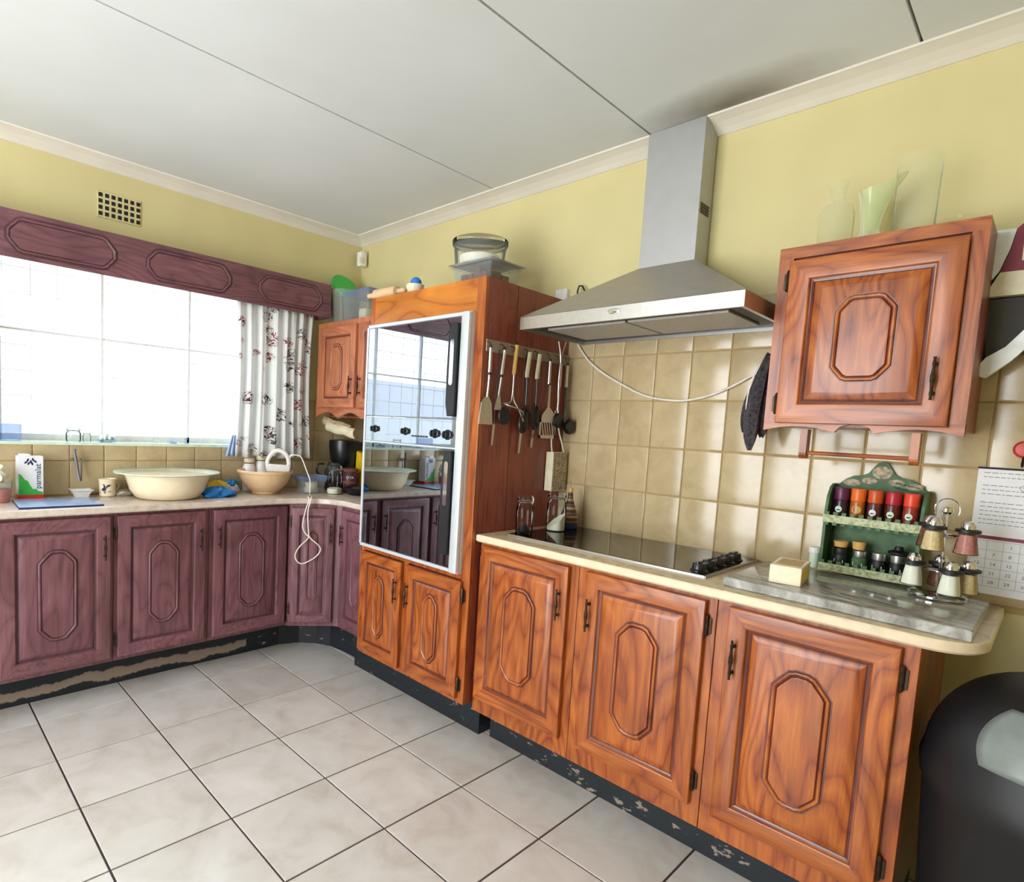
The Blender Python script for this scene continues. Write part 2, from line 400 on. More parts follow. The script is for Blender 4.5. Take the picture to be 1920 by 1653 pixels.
# ceiling boards
ce = struct(MB().box(XW-.3, XR+.3, YB-.3, .3, ZC+.012, ZC+.10), 'ceiling', 'seam', label='white boarded ceiling with thin joints')
xs = [XW, 1.208, 2.028, 2.855, 3.68, 4.5, XR]
for a, b in zip(xs[:-1], xs[1:]):
    MB().box(a+.0035, b-.0035, YB, 0, ZC, ZC+.014, b=.002).build('ceiling_panel', 'ceil', ce)
# walls
wa = MB(); t = XW-.24
wa.box(t, XW, YB, WY0, 0, ZC+.02); wa.box(t, XW, WY1, .24, 0, ZC+.02); wa.box(t, XW, WY0, WY1, 0, WZ0-.012); wa.box(t, XW, WY0, WY1, WZ1, ZC+.02)
wallA = struct(wa, 'wall_left', 'paint', label='pale yellow window wall behind the sink run')
wallB = struct(MB().box(XW-.24, XR+.24, 0, .24, 0, ZC+.02), 'wall_back', 'paint', label='yellow wall behind the hob and cooker hood')
wr = MB(); wr.box(XR, XR+.24, YB, 0, 0, ZC+.02)
struct(wr, 'wall_right', 'paint', label='plain yellow right wall')
wf = MB(); wf.box(XW, .9, YB-.24, YB, 0, ZC+.02); wf.box(2.6, XR, YB-.24, YB, 0, ZC+.02); wf.box(.9, 2.6, YB-.24, YB, 2.3, ZC+.02); wf.box(.9, 2.6, YB-.24, YB, 0, .2)
struct(wf, 'wall_front', 'paint', label='yellow wall behind the photographer with glazed door opening')
# cornice (cove profile)
def cove(n, s0, s1, d=.11, h=.034):
    return [(d*(1-math.cos(a)) if 0 else d*i/n, -h+h*(1-math.cos(PI/2*i/n))) for i in range(n+1)]
cv = [(0, -.036), (.006, -.036), (.03, -.024), (.06, -.013), (.09, -.007), (.104, -.005), (.108, 0), (0, 0)]
c1 = MB(); c1.prism([(-y, ZC+z) for y, z in cv], XW, XR, 'yz'); struct(c1, 'trim_1', 'cornice', label='white cornice above the hob wall')
c2 = MB(); c2.prism([(XW+x, ZC+z) for x, z in cv], YB, -.0, 'xz'); struct(c2, 'trim_2', 'cornice', label='white cornice above the window wall')
# backsplash tiles
def backsplash(parent, cells, plane, flip=1):
    for (a, b, z0, z1) in cells:
        g = .0022; T = .007
        w_, h_ = b-a, z1-z0
        def rr(o_, d): return [(g+o_, -d, g+o_), (w_-g-o_, -d, g+o_), (w_-g-o_, -d, h_-g-o_), (g+o_, -d, h_-g-o_)]
        t = MB().loops([rr(0, 0), rr(0, T-.002), rr(.0015, T-.0005), rr(.004, T)], [0, 0, 0], cap_last=True)
        if plane == 'B': t.build('wall_tile', 'wtile', parent, world=False, loc=(a, 0, z0), recalc=False, smooth=True)
        else: t.build('wall_tile', 'wtile', parent, world=False, loc=(XW, a, z0), rot=(0, 0, PI/2), recalc=False, smooth=True)
W_, H_, WX, WZt = .1466, .1889, 1.7845, 1.6604
zr = [WZt+H_, WZt, WZt-H_, WZt-2*H_, WZt-3*H_, .900]
MB().box(XW, 3.9, -.0025, 0, .885, zr[0]-.003).build('tile_grout', 'grout', wallB)
cells = []
for i in range(-12, 15):
    a, b = WX+i*W_, WX+(i+1)*W_
    if a < XW: a = XW
    if b-a < .02: continue
    for k_ in range(5):
        if b < 1.66 and k_ == 0: continue
        cells.append((a, b, zr[k_+1], zr[k_]))
backsplash(wallB, cells, 'B')
MB().box(XW, XW+.0025, YB+.6, 0, .88, 1.155).build('tile_grout', 'grout', wallA)
cells = []
for i in range(0, 22):
    b = -i*W_-.02; a = b-W_
    cells.append((a, b, .905, 1.068)); cells.append((a, b, 1.068, 1.157 if i >= 3 else 1.257))
    if i < 3: cells.append((a, b, 1.257, 1.446))
backsplash(wallA, cells, 'A')
# window: frame, mullions, panes, sill, bars
wn = struct(MB().box(XW-.2, XW+.012, WY0-.02, WY1+.02, WZ0-.014, WZ0), 'window_1', 'mint', label='wide bright kitchen window above the sink counter')
fx = -.18
fr_ = MB()
for y in (WY0+.02, -1.88, -1.46, -1.03, WY1-.02): fr_.box(fx-.015, fx+.015, y-.006, y+.006, WZ0, WZ1)
fr_.box(fx-.015, fx+.015, WY0, WY1, WZ0, WZ0+.03); fr_.box(fx-.015, fx+.015, WY0, WY1, WZ1-.03, WZ1)
fr_.box(fx-.012, fx+.012, WY0, WY1, 1.668, 1.678)
fr_.build('window_frame', 'wframe', wn)
bars = MB()
yy = [WY0+.02, -1.88, -1.46, -1.03, WY1-.02]
for a, b in zip(yy[:-1], yy[1:]):
    MB().box(fx-.003, fx+.003, a+.006, b-.006, WZ0+.03, 1.668).build('pane', 'pane', wn)
    MB().box(fx-.003, fx+.003, a+.006, b-.006, 1.678, WZ1-.03).build('pane', 'pane', wn)
for i in range(17):
    y = WY0+.06+i*.11
    if y < WY1-.02: bars.tube([(fx-.05, y, WZ0), (fx-.05, y, WZ1)], .0025, 5)
for i in range(7): bars.tube([(fx-.05, WY0, WZ0+.09+i*.12), (fx-.05, WY1, WZ0+.09+i*.12)], .0025, 5)
bars.build('burglar_bars', 'wframe', wn)
# exterior seen through the window and its reflection
ext = struct(MB().box(-3.3, -3.1, -6.5, 3.5, -.1, 1.9), 'wall_outside', 'brickw', label='whitewashed garden wall outside the window')
struct(MB().box(-14, -.27, -14, 12, -.2, -.1), 'ground_outside', 'ext', label='pale paving outside the window')
# glazed door frame behind the photographer
d2 = MB()
for x in (.93, 1.75, 2.57): d2.box(x-.03, x+.03, -4.14, -4.08, .2, 2.3)
for z in (.23, 1.0, 2.27): d2.box(.9, 2.6, -4.14, -4.08, z-.03, z+.03)
struct(d2, 'door_1', 'wframe', label='white glazed doors behind the photographer')

# ------------------------------------------------------------------ joinery helpers
def offset_path(P, d):
    n = len(P); out = []
    for i in range(n):
        a, b, c = Vector(P[i-1]), Vector(P[i]), Vector(P[(i+1) % n])
        e1 = (b-a).normalized(); e2 = (c-b).normalized()
        n1 = Vector((-e1.y, e1.x)); n2 = Vector((-e2.y, e2.x)); nn = (n1+n2)
        if nn.length < 1e-6: nn = n1
        nn.normalize(); k_ = 1/max(.45, nn.dot(n1)); out.append(b+nn*d*k_)
    return out
def octo(a, b, c):
    # ccw stepped-corner elongated octagon, half width a, half height b, corner c
    q = [(a, b-c), (a-.10*c, b-.86*c), (a-.13*c, b-.80*c), (a-.62*c, b-.22*c), (a-.72*c, b-.10*c), (a-.86*c, b-.07*c), (a-c, b)]
    P = list(q)
    P += [(-x, y) for x, y in q[::-1]]
    P += [(-x, -y) for x, y in q]
    P += [(x, -y) for x, y in q[::-1]]
    return P
def molding(par, cx, cz, a, b, c, y, mats, wd=.010, ht=.005):
    P = octo(a, b, c); m_ = MB()
    prof = [(-wd*.9, 0), (-wd*.55, -.0001), (-wd*.35, ht*.7), (-wd*.1, ht), (wd*.25, ht*.9), (wd*.5, ht*.45), (wd*.75, ht*.1), (wd, ht*.75), (wd*1.3, ht*.8)]
    rings = [[(p.x+cx, y-h-.0008, p.y+cz) for p in offset_path(P, d)] for d, h in prof]
    m_.loops(rings, [1, 1, 0, 0, 0, 1, 1, 0], cap_last=False)
    m_.loops([rings[-1]], [], cap_last=True, mi_cap=0) if False else None
    inner = rings[-1]; m_.add(inner, [tuple(range(len(inner)))], 0)
    return m_.build('panel_molding', mats, par, world=False, recalc=False, smooth=True, sharp=.8)
HANDLE = {}
def handle_mesh():
    h = MB()
    for s_ in (-1, 1):
        h.tube([(0, 0, s_*.038), (0, -.018, s_*.038)], .0032, 8)
        h.tube([(0, -.018, s_*.010), (0, -.018, s_*.03), (0, -.018, s_*.040), (0, -.018, s_*.048), (0, -.018, s_*.056)], [.0052, .0034, .0048, .0028, .004], 8)
        h.lathe([(.0065, 0), (.0065, -.002), (.003, -.004)], (0, 0, s_*.038), 10, ax='y')
    h.tube([(0, -.018, -.012), (0, -.018, -.006), (0, -.018, 0), (0, -.018, .006), (0, -.018, .012)], [.0045, .0066, .0056, .0066, .0045], 8)
    return h
def door(par, loc, rz, w_, h_, mats, handle=None, hinge=None, sw=.052, oc=None, thick=.020, hz=None, nolabel=True):
    """par: cabinet thing; loc world position of lower-left corner at the cabinet face; faces local -y"""
    d = MB()
    def R(o_, y): return [(o_, -y, o_), (w_-o_, -y, o_), (w_-o_, -y, h_-o_), (o_, -y, h_-o_)]
    fm = lambda j: 1 if j in (0, 2) else 0
    prof = [(0, .0012), (0, thick-.004), (.002, thick-.001), (.006, thick), (sw-.004, thick), (sw, thick-.002), (sw+.003, thick-.008), (sw+.006, thick-.009)]
    d.loops([R(o_, y) for o_, y in prof], [fm, fm, fm, fm, fm, fm, 2], cap_first=True)
    ob = d.build('door', mats, par, world=False, recalc=False, smooth=True, sharp=.5, loc=Vector(loc)-ORG[par.name], rot=(0, 0, rz))
    p = MB(); o0 = sw+.006
    prof = [(o0, thick-.009), (o0+.005, thick-.0105), (o0+.008, thick-.009), (o0+.012, thick-.0075), (o0+.026, thick-.002), (o0+.029, thick-.0015)]
    p.loops([R(o_, y) for o_, y in prof], [2, 2, 0, 0, 0], cap_last=True)
    p.build('door_panel', mats, ob, world=False, recalc=False, smooth=True, sharp=.4)
    yy_ = thick-.0015
    pw = w_-2*(o0+.029); ph = h_-2*(o0+.029)
    if oc is None: oc = (pw*.29, ph*.40, min(pw*.26, .05))
    molding(ob, w_/2, h_/2, oc[0], oc[1], oc[2], -yy_, [mats[0], mats[2]], wd=min(.010, pw*.05+.003))
    if handle:
        hm = HANDLE.get('m')
        if hm is None:
            o = handle_mesh().build('handle', 'brass', ob, world=False, smooth=True, loc=(handle[0], -thick, handle[1])); HANDLE['m'] = o.data
        else:
            o = bpy.data.objects.new('handle', hm); COL.objects.link(o); o.parent = ob; o.location = (handle[0], -thick, handle[1])
    if hinge:
        xh = -.004 if hinge == 'L' else w_+.004
        for z in (.12*h_, .88*h_):
            b = MB().tube([(0, 0, -.032), (0, 0, -.028), (0, 0, 0), (0, 0, .028), (0, 0, .034)], [.002, .0055, .0055, .0055, .002], 8)
            b.box(-.012, .012, .004, .006, -.024, .024)
            b.build('hinge', 'brass', ob, world=False, smooth=True, loc=(xh, -.009, z))
    return ob
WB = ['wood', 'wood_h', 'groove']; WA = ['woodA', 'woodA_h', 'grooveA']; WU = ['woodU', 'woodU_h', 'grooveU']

# ------------------------------------------------------------------ base cabinets on the hob wall
YF = -.5275
units = [(1.655, 2.126, 1.672, 2.093, 'handle right', 'wooden base cabinet beside the tall oven housing, its pull on the right'),
         (2.126, 2.60, 2.163, 2.572, 'L', 'wooden base cabinet under the hob knobs, between two others'),
         (2.60, 3.068, 2.638, 3.034, 'L', 'rightmost wooden base cabinet next to the black bin')]
for n_, (x0, x1, dx0, dx1, hd, lab) in enumerate(units):
    t_ = thing('base_cabinet', lab, 'cabinet', (x0, 0, .158), 'base cabinets under the hob')
    b = MB(); b.box(x0+.001, x1-.001, YF+.02, -.012, .16, .868)
    b.box(x0+.001, x1-.001, YF, YF+.02, .16, .868, b=.0015)
    b.build('body', 'wood', t_)
    wd = dx1-dx0
    door(t_, (dx0, YF, .225), 0, wd, .63, WB, handle=((wd-.03, .49) if n_ == 0 else (.024, .485)), hinge=('L' if n_ == 0 else 'R'))
pl = MB().box(1.655, 3.05, -.403, -.02, 0, .158); pl.build('plinth', 'plinth', label='black painted plinth with chipped paint under the hob cabinets', cat='plinth')
# worktop B (rounded front right corner)
def roundrect_poly(x0, x1, y0, y1, r, n=8):
    P = [(x0, y1), (x0, y0)]
    for i in range(n+1):
        a = -PI/2+PI/2*i/n; P.append((x1-r+r*math.cos(a), y0+r+r*math.sin(a)))
    for i in range(5):
        a = PI/2*i/4; P.append((x1-.02+.02*math.cos(a), y1-.02+.02*math.sin(a)))
    return P
def slab(poly, z0, z1, name, mats, parent=None, bev=.006, **kw):
    # poly ccw seen from above
    rings = []
    for d, z in [(bev, z0), (0, z0+bev), (0, z1-bev), (bev*.4, z1-bev*.3), (bev*1.2, z1)]:
        rings.append([(p.x, p.y, z) for p in offset_path(poly, d)])
    m_ = MB(); m_.loops(rings, [1, 1, 1, 0], cap_last=True)
    m_.add(rings[0], [tuple(range(len(poly)))[::-1]], 0)
    return m_.build(name, mats, parent, recalc=False, smooth=True, sharp=.5, **kw)
wb = slab(roundrect_poly(1.652, 3.18, -.556, -.008, .11), .869, .900, 'worktop', ['counter', 'edge'], label='cream marbled worktop with rounded end holding the hob', cat='worktop')
# ------------------------------------------------------------------ oven tower
T0, T1, YT, ZT = .907, 1.649, -.578, 1.911
tw = thing('oven_housing', 'tall wooden oven housing cabinet with dark red-brown side', 'cabinet', (T0, 0, .187))
b = MB(); b.box(T0, T1-.02, YT+.02, -.012, .188, ZT); b.build('body', 'side', tw)
b = MB(); b.box(T1-.02, T1, YT+.02, -.385, .188, ZT, b=.001); b.box(T1-.02, T1-.001, -.381, -.012, .188, ZT, b=.001); b.build('side_panel', 'side', tw)
b = MB(); b.box(T0, .935, YT, YT+.02, .188, ZT, b=.002); b.box(1.602, T1, YT, YT+.02, .188, ZT, b=.002); b.build('stile', 'wood', tw)
MB().box(.935, 1.602, YT+.001, YT+.02, 1.781, ZT-.001, b=.002).build('fascia_board', 'fascia', tw)
b = MB().box(.935, 1.602, YT, YT+.02, .705, .728, b=.001); b.box(.935, 1.602, YT, YT+.02, .188, .215, b=.001); b.box(1.236, 1.268, YT, YT+.02, .214, .706, b=.001); b.build('rail', 'wood', tw)
door(tw, (.922, YT, .208), 0, .314, .492, WB, handle=(.288, .36), sw=.046, oc=(.036, .145, .034))
door(tw, (1.268, YT, .208), 0, .348, .492, WB, handle=(.024, .36), hinge='R', sw=.052, oc=(.042, .145, .038))
MB().box(.68, 1.615, -.432, -.02, 0, .187).build('plinth', 'plinth', label='black chipped plinth under the oven housing', cat='plinth')
# oven
ov = thing('double_oven', 'built-in double oven with mirrored black glass doors', 'oven', (.93, YT, .73))
b = MB(); yo = YT-.022
b.box(.917, 1.602, YT+.001, YT-.010, .728, 1.779)
b.box(.917, .930, YT-.008, yo-.004, .728, 1.779, b=.003); b.box(.917, 1.602, YT-.008, yo-.004, .728, .742, b=.003); b.box(.917, 1.602, YT-.008, yo-.004, 1.764, 1.779, b=.003)
b.build('frame', 'alu', ov)
MB().box(1.556, 1.602, YT-.008, yo-.014, .728, 1.779, b=.010).build('side_trim', 'alu', ov, smooth=True)
up = MB().box(.931, 1.555, YT-.010, yo, 1.357, 1.763, b=.002).build('upper_door', 'mirror', ov)
lo = MB().box(.931, 1.555, YT-.010, yo, .743, 1.232, b=.002).build('lower_door', 'mirrorlo', ov)
cp = MB().box(.931, 1.555, YT-.010, yo, 1.240, 1.354, b=.002).build('control_panel', 'ctrl', ov)
MB().box(.931, 1.555, YT-.010, yo-.004, 1.233, 1.239).build('trim_strip', 'alu', ov)
for x, z, r in [(1.005, 1.297, .014), (1.229, 1.294, .014), (1.424, 1.292, .016), (1.50, 1.290, .017)]:
    kb = MB().lathe([(r*1.25, 0), (r*1.25, -.003), (r, -.005), (r*.9, -.020), (r*.75, -.022), (0, -.022)], (0, 0, 0), 20, ax='y')
    kb.box(-.002, .002, -.026, -.02, -r*.85, r*.85)
    kb.build('knob', 'black', ov, smooth=True, world=False, loc=Vector((x, yo, z))-ORG[ov.name])
for i in range(6): MB().box(1.275+i*.018, 1.286+i*.018, yo-.002, yo+.001, 1.272, 1.279).build('button', 'black', cp, world=True)
def ovhandle(door_, z0, z1, win):
    h = MB(); y = yo
    x0, x1 = 1.502, 1.552
    P = [(x0+.012, z1), (x0+.002, z1-.05), (x0, (z0+z1)/2), (x0+.002, z0+.05), (x0+.014, z0), (x1-.004, z0), (x1, z0+.01), (x1, z1-.01), (x1-.004, z1)]
    h.prism(P, y-.004, y-.026, 'xz'); o = h.build('handle', 'blackm', door_, world=True, smooth=True)
    s_ = MB(); zc = (z0+z1)/2+win
    P = []
    for i in range(12):
        a = PI*i/11; P.append((1.528+.011*math.cos(a), zc+.08+.011*math.sin(a)))
    for i in range(12):
        a = PI+PI*i/11; P.append((1.528+.011*math.cos(a), zc-.08+.011*math.sin(a)))
    s_.prism(P, y-.026, y-.0275, 'xz'); s_.build('grip_inlay', 'chrome', door_, world=True)
ovhandle(up, 1.365, 1.735, .03); ovhandle(lo, .80, 1.225, .08)

# ------------------------------------------------------------------ hood
hd = thing('cooker_hood', 'grey steel pyramid cooker hood with square chimney above the hob', 'hood', (2.14, 0, 1.717))
X0, X1, DH, h0, h1 = 1.722, 2.566, .451, 1.717, 1.766
b = MB(); n = 0
b.box(X0, X1, -DH, -DH+.012, h0, h1, b=.002); b.box(X0, X0+.012, -DH+.01, -.01, h0, h1); b.box(X1-.012, X1, -DH+.01, -.01, h0, h1); b.box(X0, X1, -.02, -.009, h0, h1)
b.build('canopy_rim', 'steel', hd)
b = MB(); top = [(2.026, -.112), (2.247, -.112), (2.247, -.009), (2.026, -.009)]; bot = [(X0, -DH), (X1, -DH), (X1, -.009), (X0, -.009)]
b.loops([[(x, y, h1) for x, y in bot], [(x, y, 1.980) for x, y in top]], [0], cap_first=False, cap_last=True); b.build('canopy', 'hoodm', hd, recalc=False)
MB().box(X0+.012, X1-.012, -DH+.012, -.02, h0+.012, h0+.018).build('underside', 'darkm', hd)
for a, c in ((1.80, 2.135), (2.145, 2.49)):
    MB().box(a, c, -.37, -.10, h0+.004, h0+.012, b=.002).build('grease_filter', 'filter', hd)
MB().box(2.026, 2.247, -.112, -.009, 1.975, ZC-.001, b=.0015).build('chimney', 'chim', hd)
b = MB()
for i in range(4): b.box(2.2475, 2.2485, -.100, -.030, 2.150+i*.010, 2.157+i*.010)
b.build('vent_slots', 'blackm', hd)
bd = MB().lathe([(.017, 0), (.017, -.002), (.014, -.003), (0, -.003)], (2.137, -DH-.0005, 1.747), 24, ax='y'); bd.v = [Vector((2.137+(v.x-2.137)*1.4, v.y, 1.747+(v.z-1.747)*.55)) for v in bd.v]
bg_ = bd.build('badge', 'chrome', hd, smooth=True)
text('DELFY', .010, 'inkk', hd, (2.137, -DH-.004, 1.747), (PI/2, 0, 0)) if False else None
# socket + plug of the hood
t_ = thing('wall_socket', 'white wall socket with black plug just above the oven housing', 'socket', (1.60, -.008, 1.93))
MB().box(1.563, 1.625, -.022, -.0005, 1.905, 1.975, b=.004).build('plate', 'white', t_)
MB().tube([(1.69, -.03, 1.91), (1.69, -.03, 1.955), (1.697, -.03, 1.975), (1.712, -.028, 1.972), (1.73, -.02, 1.935), (1.745, -.012, 1.90)], .004, 8).build('hood_cable', 'blackm', smooth=True, label='short black cable looping up behind the cooker hood', cat='cable')
# cable sagging under the hood
pts = [(1.705, -.018, 1.716), (1.745, -.016, 1.665), (1.785, -.016, 1.628), (1.86, -.016, 1.578), (1.948, -.016, 1.533), (2.02, -.016, 1.500), (2.084, -.016, 1.482), (2.16, -.016, 1.473), (2.227, -.016, 1.474), (2.31, -.016, 1.493), (2.382, -.016, 1.523), (2.453, -.016, 1.563), (2.52, -.016, 1.60), (2.60, -.016, 1.64)]
def smooth_pts(P, k_=3):
    P = [Vector(p) for p in P]; out = []
    for i in range(len(P)-1):
        a, b, c, d = P[max(i-1, 0)], P[i], P[i+1], P[min(i+2, len(P)-1)]
        for j in range(k_):
            t = j/k_; out.append(.5*((2*b)+(c-a)*t+(2*a-5*b+4*c-d)*t*t+(3*b-a-3*c+d)*t**3))
    out.append(P[-1]); return out
MB().tube(smooth_pts(pts), .0045, 8).build('extractor_cable', 'cordw', smooth=True, label='cream cable sagging across the tiles below the hood', cat='cable')

# ------------------------------------------------------------------ wall cupboard (right)
wc = thing('wall_cupboard', 'wooden wall cupboard with scalloped bottom rail and towel rod', 'cupboard', (2.585, 0, 1.365))
CX0, CX1, CY, CZ0, CZ1 = 2.586, 3.069, -.257, 1.375, 1.920
MB().box(CX0, CX1, CY+.018, -.008, CZ0+.005, CZ1, b=.001).build('body', 'side', wc)
P = [(CX0, CZ1), (CX0, CZ0-.012)]
for i in range(0, 41):
    u = i/40; x = CX0+(CX1-CX0)*u; z = CZ0-.010+.015*math.sin(PI*(u if u < .5 else 1-u)/.40) if not .40 < u < .60 else CZ0-.010+.024*math.sqrt(max(0, 1-((u-.5)/.10)**2))
    P.append((x, z))
P += [(CX1, CZ1)]
b = MB(); b.prism([(CX0, CZ1-.034), (CX0, CZ1), (CX1, CZ1), (CX1, CZ1-.034)], CY, CY+.018, 'xz', 1)
b.prism([(CX0, CZ0+.022), (CX0, CZ1-.034), (CX0+.040, CZ1-.034), (CX0+.04, CZ0+.022)], CY, CY+.018, 'xz', 0)
b.prism([(CX1-.034, CZ0+.022), (CX1-.034, CZ1-.034), (CX1, CZ1-.034), (CX1, CZ0+.022)], CY, CY+.018, 'xz', 0)
b.build('face_frame', WB, wc)
sc_ = MB(); Q = [p for p in P if p[1] < CZ1-.2]
N = len(Q); vs = [(x, y, z) for y in (CY, CY+.018) for x, z in Q]+[(x, y, CZ0+.022) for y in (CY, CY+.018) for x, z in Q]
fs = []
for i in range(N-1):
    fs += [(i, i+1, 2*N+i+1, 2*N+i), (N+i, N+i+1, 3*N+i+1, 3*N+i), (i, i+1, N+i+1, N+i)]
sc_.add(vs, fs); sc_.build('scalloped_rail', 'wood_h', wc)
door(wc, (2.622, CY, 1.388), 0, .412, .488, WB, handle=(.374, .125), hinge='L', sw=.058, oc=(.068, .116, .038))
b = MB()
for x in (2.690, 2.965):
    pr = [(-.012, 0), (.012, 0)]
    P = [(-.20, 1.372), (-.20, 1.30)]+[(-.20+.0-.0+.018*math.sin(a)-.018+.0, 1.30-.016*(1-math.cos(a))) for a in (0.,)]
    P = [(-.215, 1.372), (-.215, 1.305)]+[(-.197-.018*math.cos(a), 1.300-.018*math.sin(a)) for a in [PI*i/8 for i in range(9)]]+[(-.179, 1.372)]
    MB().prism(P, x-.010, x+.010, 'yz').build('rod_bracket', 'wood', wc)
MB().tube([(2.690, -.197, 1.300), (2.965, -.197, 1.300)], .0065, 10).build('towel_rod', 'wood_h', wc, smooth=True)

# ------------------------------------------------------------------ sink run (window side)
XF = .372
A = [(-3.6, -3.18, -3.17, -2.79, None), (-3.18, -2.76, -2.75, -2.37, None), (-2.76, -2.40, -2.75, -2.37, None)]
uA = [(-2.80, -2.385, -2.778, -2.392, 'R', 'glare-tinted brown sink cabinet beyond the left edge, second from it'),
      (-2.385, -1.97, -2.37, -1.985, 'R', 'glare-tinted brown sink cabinet just beyond the left edge of the picture'),
      (-1.97, -1.543, -1.955, -1.557, 'R', 'glare-tinted brown base cabinet below the carton, leftmost full door in view'),
      (-1.543, -1.119, -1.528, -1.140, 'R', 'glare-tinted brown base cabinet below the big enamel basin'),
      (-1.119, -.690, -1.098, -.703, 'L', 'glare-tinted brown base cabinet below the blue glove, beside the corner')]
for (y0, y1, d0, d1, hs, lab) in uA:
    t_ = thing('sink_cabinet', lab, 'cabinet', (XF, y0, .185), 'base cabinets along the window wall')
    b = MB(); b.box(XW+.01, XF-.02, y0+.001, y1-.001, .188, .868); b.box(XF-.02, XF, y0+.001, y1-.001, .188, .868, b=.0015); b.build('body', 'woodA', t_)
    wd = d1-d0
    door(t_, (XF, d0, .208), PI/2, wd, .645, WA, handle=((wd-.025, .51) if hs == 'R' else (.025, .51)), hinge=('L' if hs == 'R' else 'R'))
# corner cabinet (chamfered)
t_ = thing('corner_cabinet', 'glare-tinted brown corner base cabinet set at an angle beside the oven housing', 'cabinet', (XF, -.69, .185))
cp_ = [(XW+.01, -.012), (XW+.01, -.688), (XF, -.688), (.395, -.685), (.540, -.487), (.565, -.470), (.903, -.470), (.903, -.012)]
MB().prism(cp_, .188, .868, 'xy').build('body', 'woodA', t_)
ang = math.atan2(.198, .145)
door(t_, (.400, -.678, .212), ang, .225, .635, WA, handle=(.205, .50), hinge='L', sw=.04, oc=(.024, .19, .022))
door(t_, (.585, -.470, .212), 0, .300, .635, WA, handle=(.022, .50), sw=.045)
# plinth A
ppl = MB().prism([(XW+.012, -.82), (XW+.012, -3.6), (.178, -3.6), (.178, -.82)], 0, .187, 'xy').build('plinth', 'plinthA', label='black plinth with a long peeled strip under the window cabinets', cat='plinth')
pp = [(XW+.012, -.02), (XW+.012, -.82), (.178, -.82), (.178, -.80), (.176, -.62), (.216, -.51), (.285, -.435), (.369, -.392), (.48, -.375), (.68, -.370), (.68, -.02)]
MB().prism(pp, 0, .187, 'xy').build('corner_section', 'plinth', ppl)
wp = [(XW+.008, -3.6), (.411, -3.6), (.411, -.86), (.416, -.76), (.440, -.66), (.482, -.575), (.54, -.525), (.61, -.502), (.72, -.500), (.905, -.500), (.905, -.008), (XW+.008, -.008)]
slab(wp, .869, .900, 'worktop', ['counterA', 'counterA'], label='pale marbled worktop running under the window and around the corner', cat='worktop')

# pelmet with applied mouldings
pm = thing('pelmet', 'long glare-tinted brown wooden pelmet board above the window', 'pelmet', (XW, -.313, 1.935))
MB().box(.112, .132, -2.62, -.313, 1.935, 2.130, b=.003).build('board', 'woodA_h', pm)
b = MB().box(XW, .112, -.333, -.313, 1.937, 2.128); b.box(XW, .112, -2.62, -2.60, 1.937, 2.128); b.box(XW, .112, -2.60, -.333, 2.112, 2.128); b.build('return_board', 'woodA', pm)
for yc, hw in ((-.575, .19), (-1.135, .20), (-1.68, .20), (-2.22, .20)):
    P = octo(hw, .066, .05); m_ = MB(); y = .1325
    prof = [(-.013, 0), (-.007, .0005), (-.004, .005), (0, .006), (.004, .004), (.007, .001), (.010, .003), (.013, .003)]
    rings = [[(y+h, p.x+yc, p.y+2.030) for p in offset_path(P, d)] for d, h in prof]
    m_.loops(rings, [1, 1, 0, 0, 1, 1, 0]); m_.add(rings[-1], [tuple(range(len(P)))], 0)
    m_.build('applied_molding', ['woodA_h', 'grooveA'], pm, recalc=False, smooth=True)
# curtains
def curtain(y0, y1, lab, ph, gather):
    NU, NV = 150, 26; vs = []; fs = []
    for j in range(NV+1):
        v = j/NV; z = 1.958-(1.958-1.095)*v
        for i in range(NU+1):
            u = i/NU
            wdt = 1-.06*math.sin(PI*v)
            y = y0+(y1-y0)*(u*wdt+(1-wdt)*gather)
            amp = .016+.010*v
            x = .045+amp*math.sin(u*44+ph+1.2*math.sin(u*9)+.6*v)+.007*math.sin(u*91+v*3)+.02*v*math.sin(PI*u)
            vs.append((x, y, z+.008*math.sin(u*30)*v))
    for j in range(NV):
        for i in range(NU): a = j*(NU+1)+i; fs.append((a, a+1, a+NU+2, a+NU+1))
    m_ = MB(); m_.add(vs, fs)
    o = m_.build('curtain', 'curtain', smooth=True, recalc=False, sharp=3, label=lab, cat='curtain', group='floral kitchen curtains')
    md = o.modifiers.new('thick', 'SOLIDIFY'); md.thickness = .0015
    return o
curtain(-.855, -.385, 'white curtain printed with grey and red sprigs beside the upper corner cupboard', 0, .5)
curtain(-2.46, -2.02, 'white sprig-print curtain at the far left end of the window', 2, .3)
b = MB(); b.tube([(.045, -2.59, 1.99), (.045, -.335, 1.99)], .008, 10); b.build('curtain_rail', 'white', smooth=True, label='white curtain rail hidden behind the pelmet', cat='rail')
# vent grille
vg = thing('air_vent', 'small wall air vent of square holes above the pelmet', 'vent', (XW, -1.42, 2.235))
MB().box(XW, XW+.006, -1.518, -1.328, 2.228, 2.350, b=.002).build('plate', 'paint', vg)
for i in range(7):
    for j in range(4):
        yc = -1.505+.0275*i; zc = 2.246+.0285*j
        MB().box(XW+.0055, XW+.0075, yc-.008, yc+.009, zc-.009, zc+.009).build('vent_hole', 'blackm', vg)
# motion sensor in the corner
t_ = thing('motion_sensor', 'white motion sensor high in the corner between the walls', 'sensor', (.03, -.035, 2.31))
MB().box(.018, .068, -.066, -.020, 2.310, 2.400, b=.010).build('casing', 'white', t_, smooth=True)
MB().box(.060, .072, -.075, -.045, 2.325, 2.360, b=.004).build('lens', 'offw', t_, smooth=True)

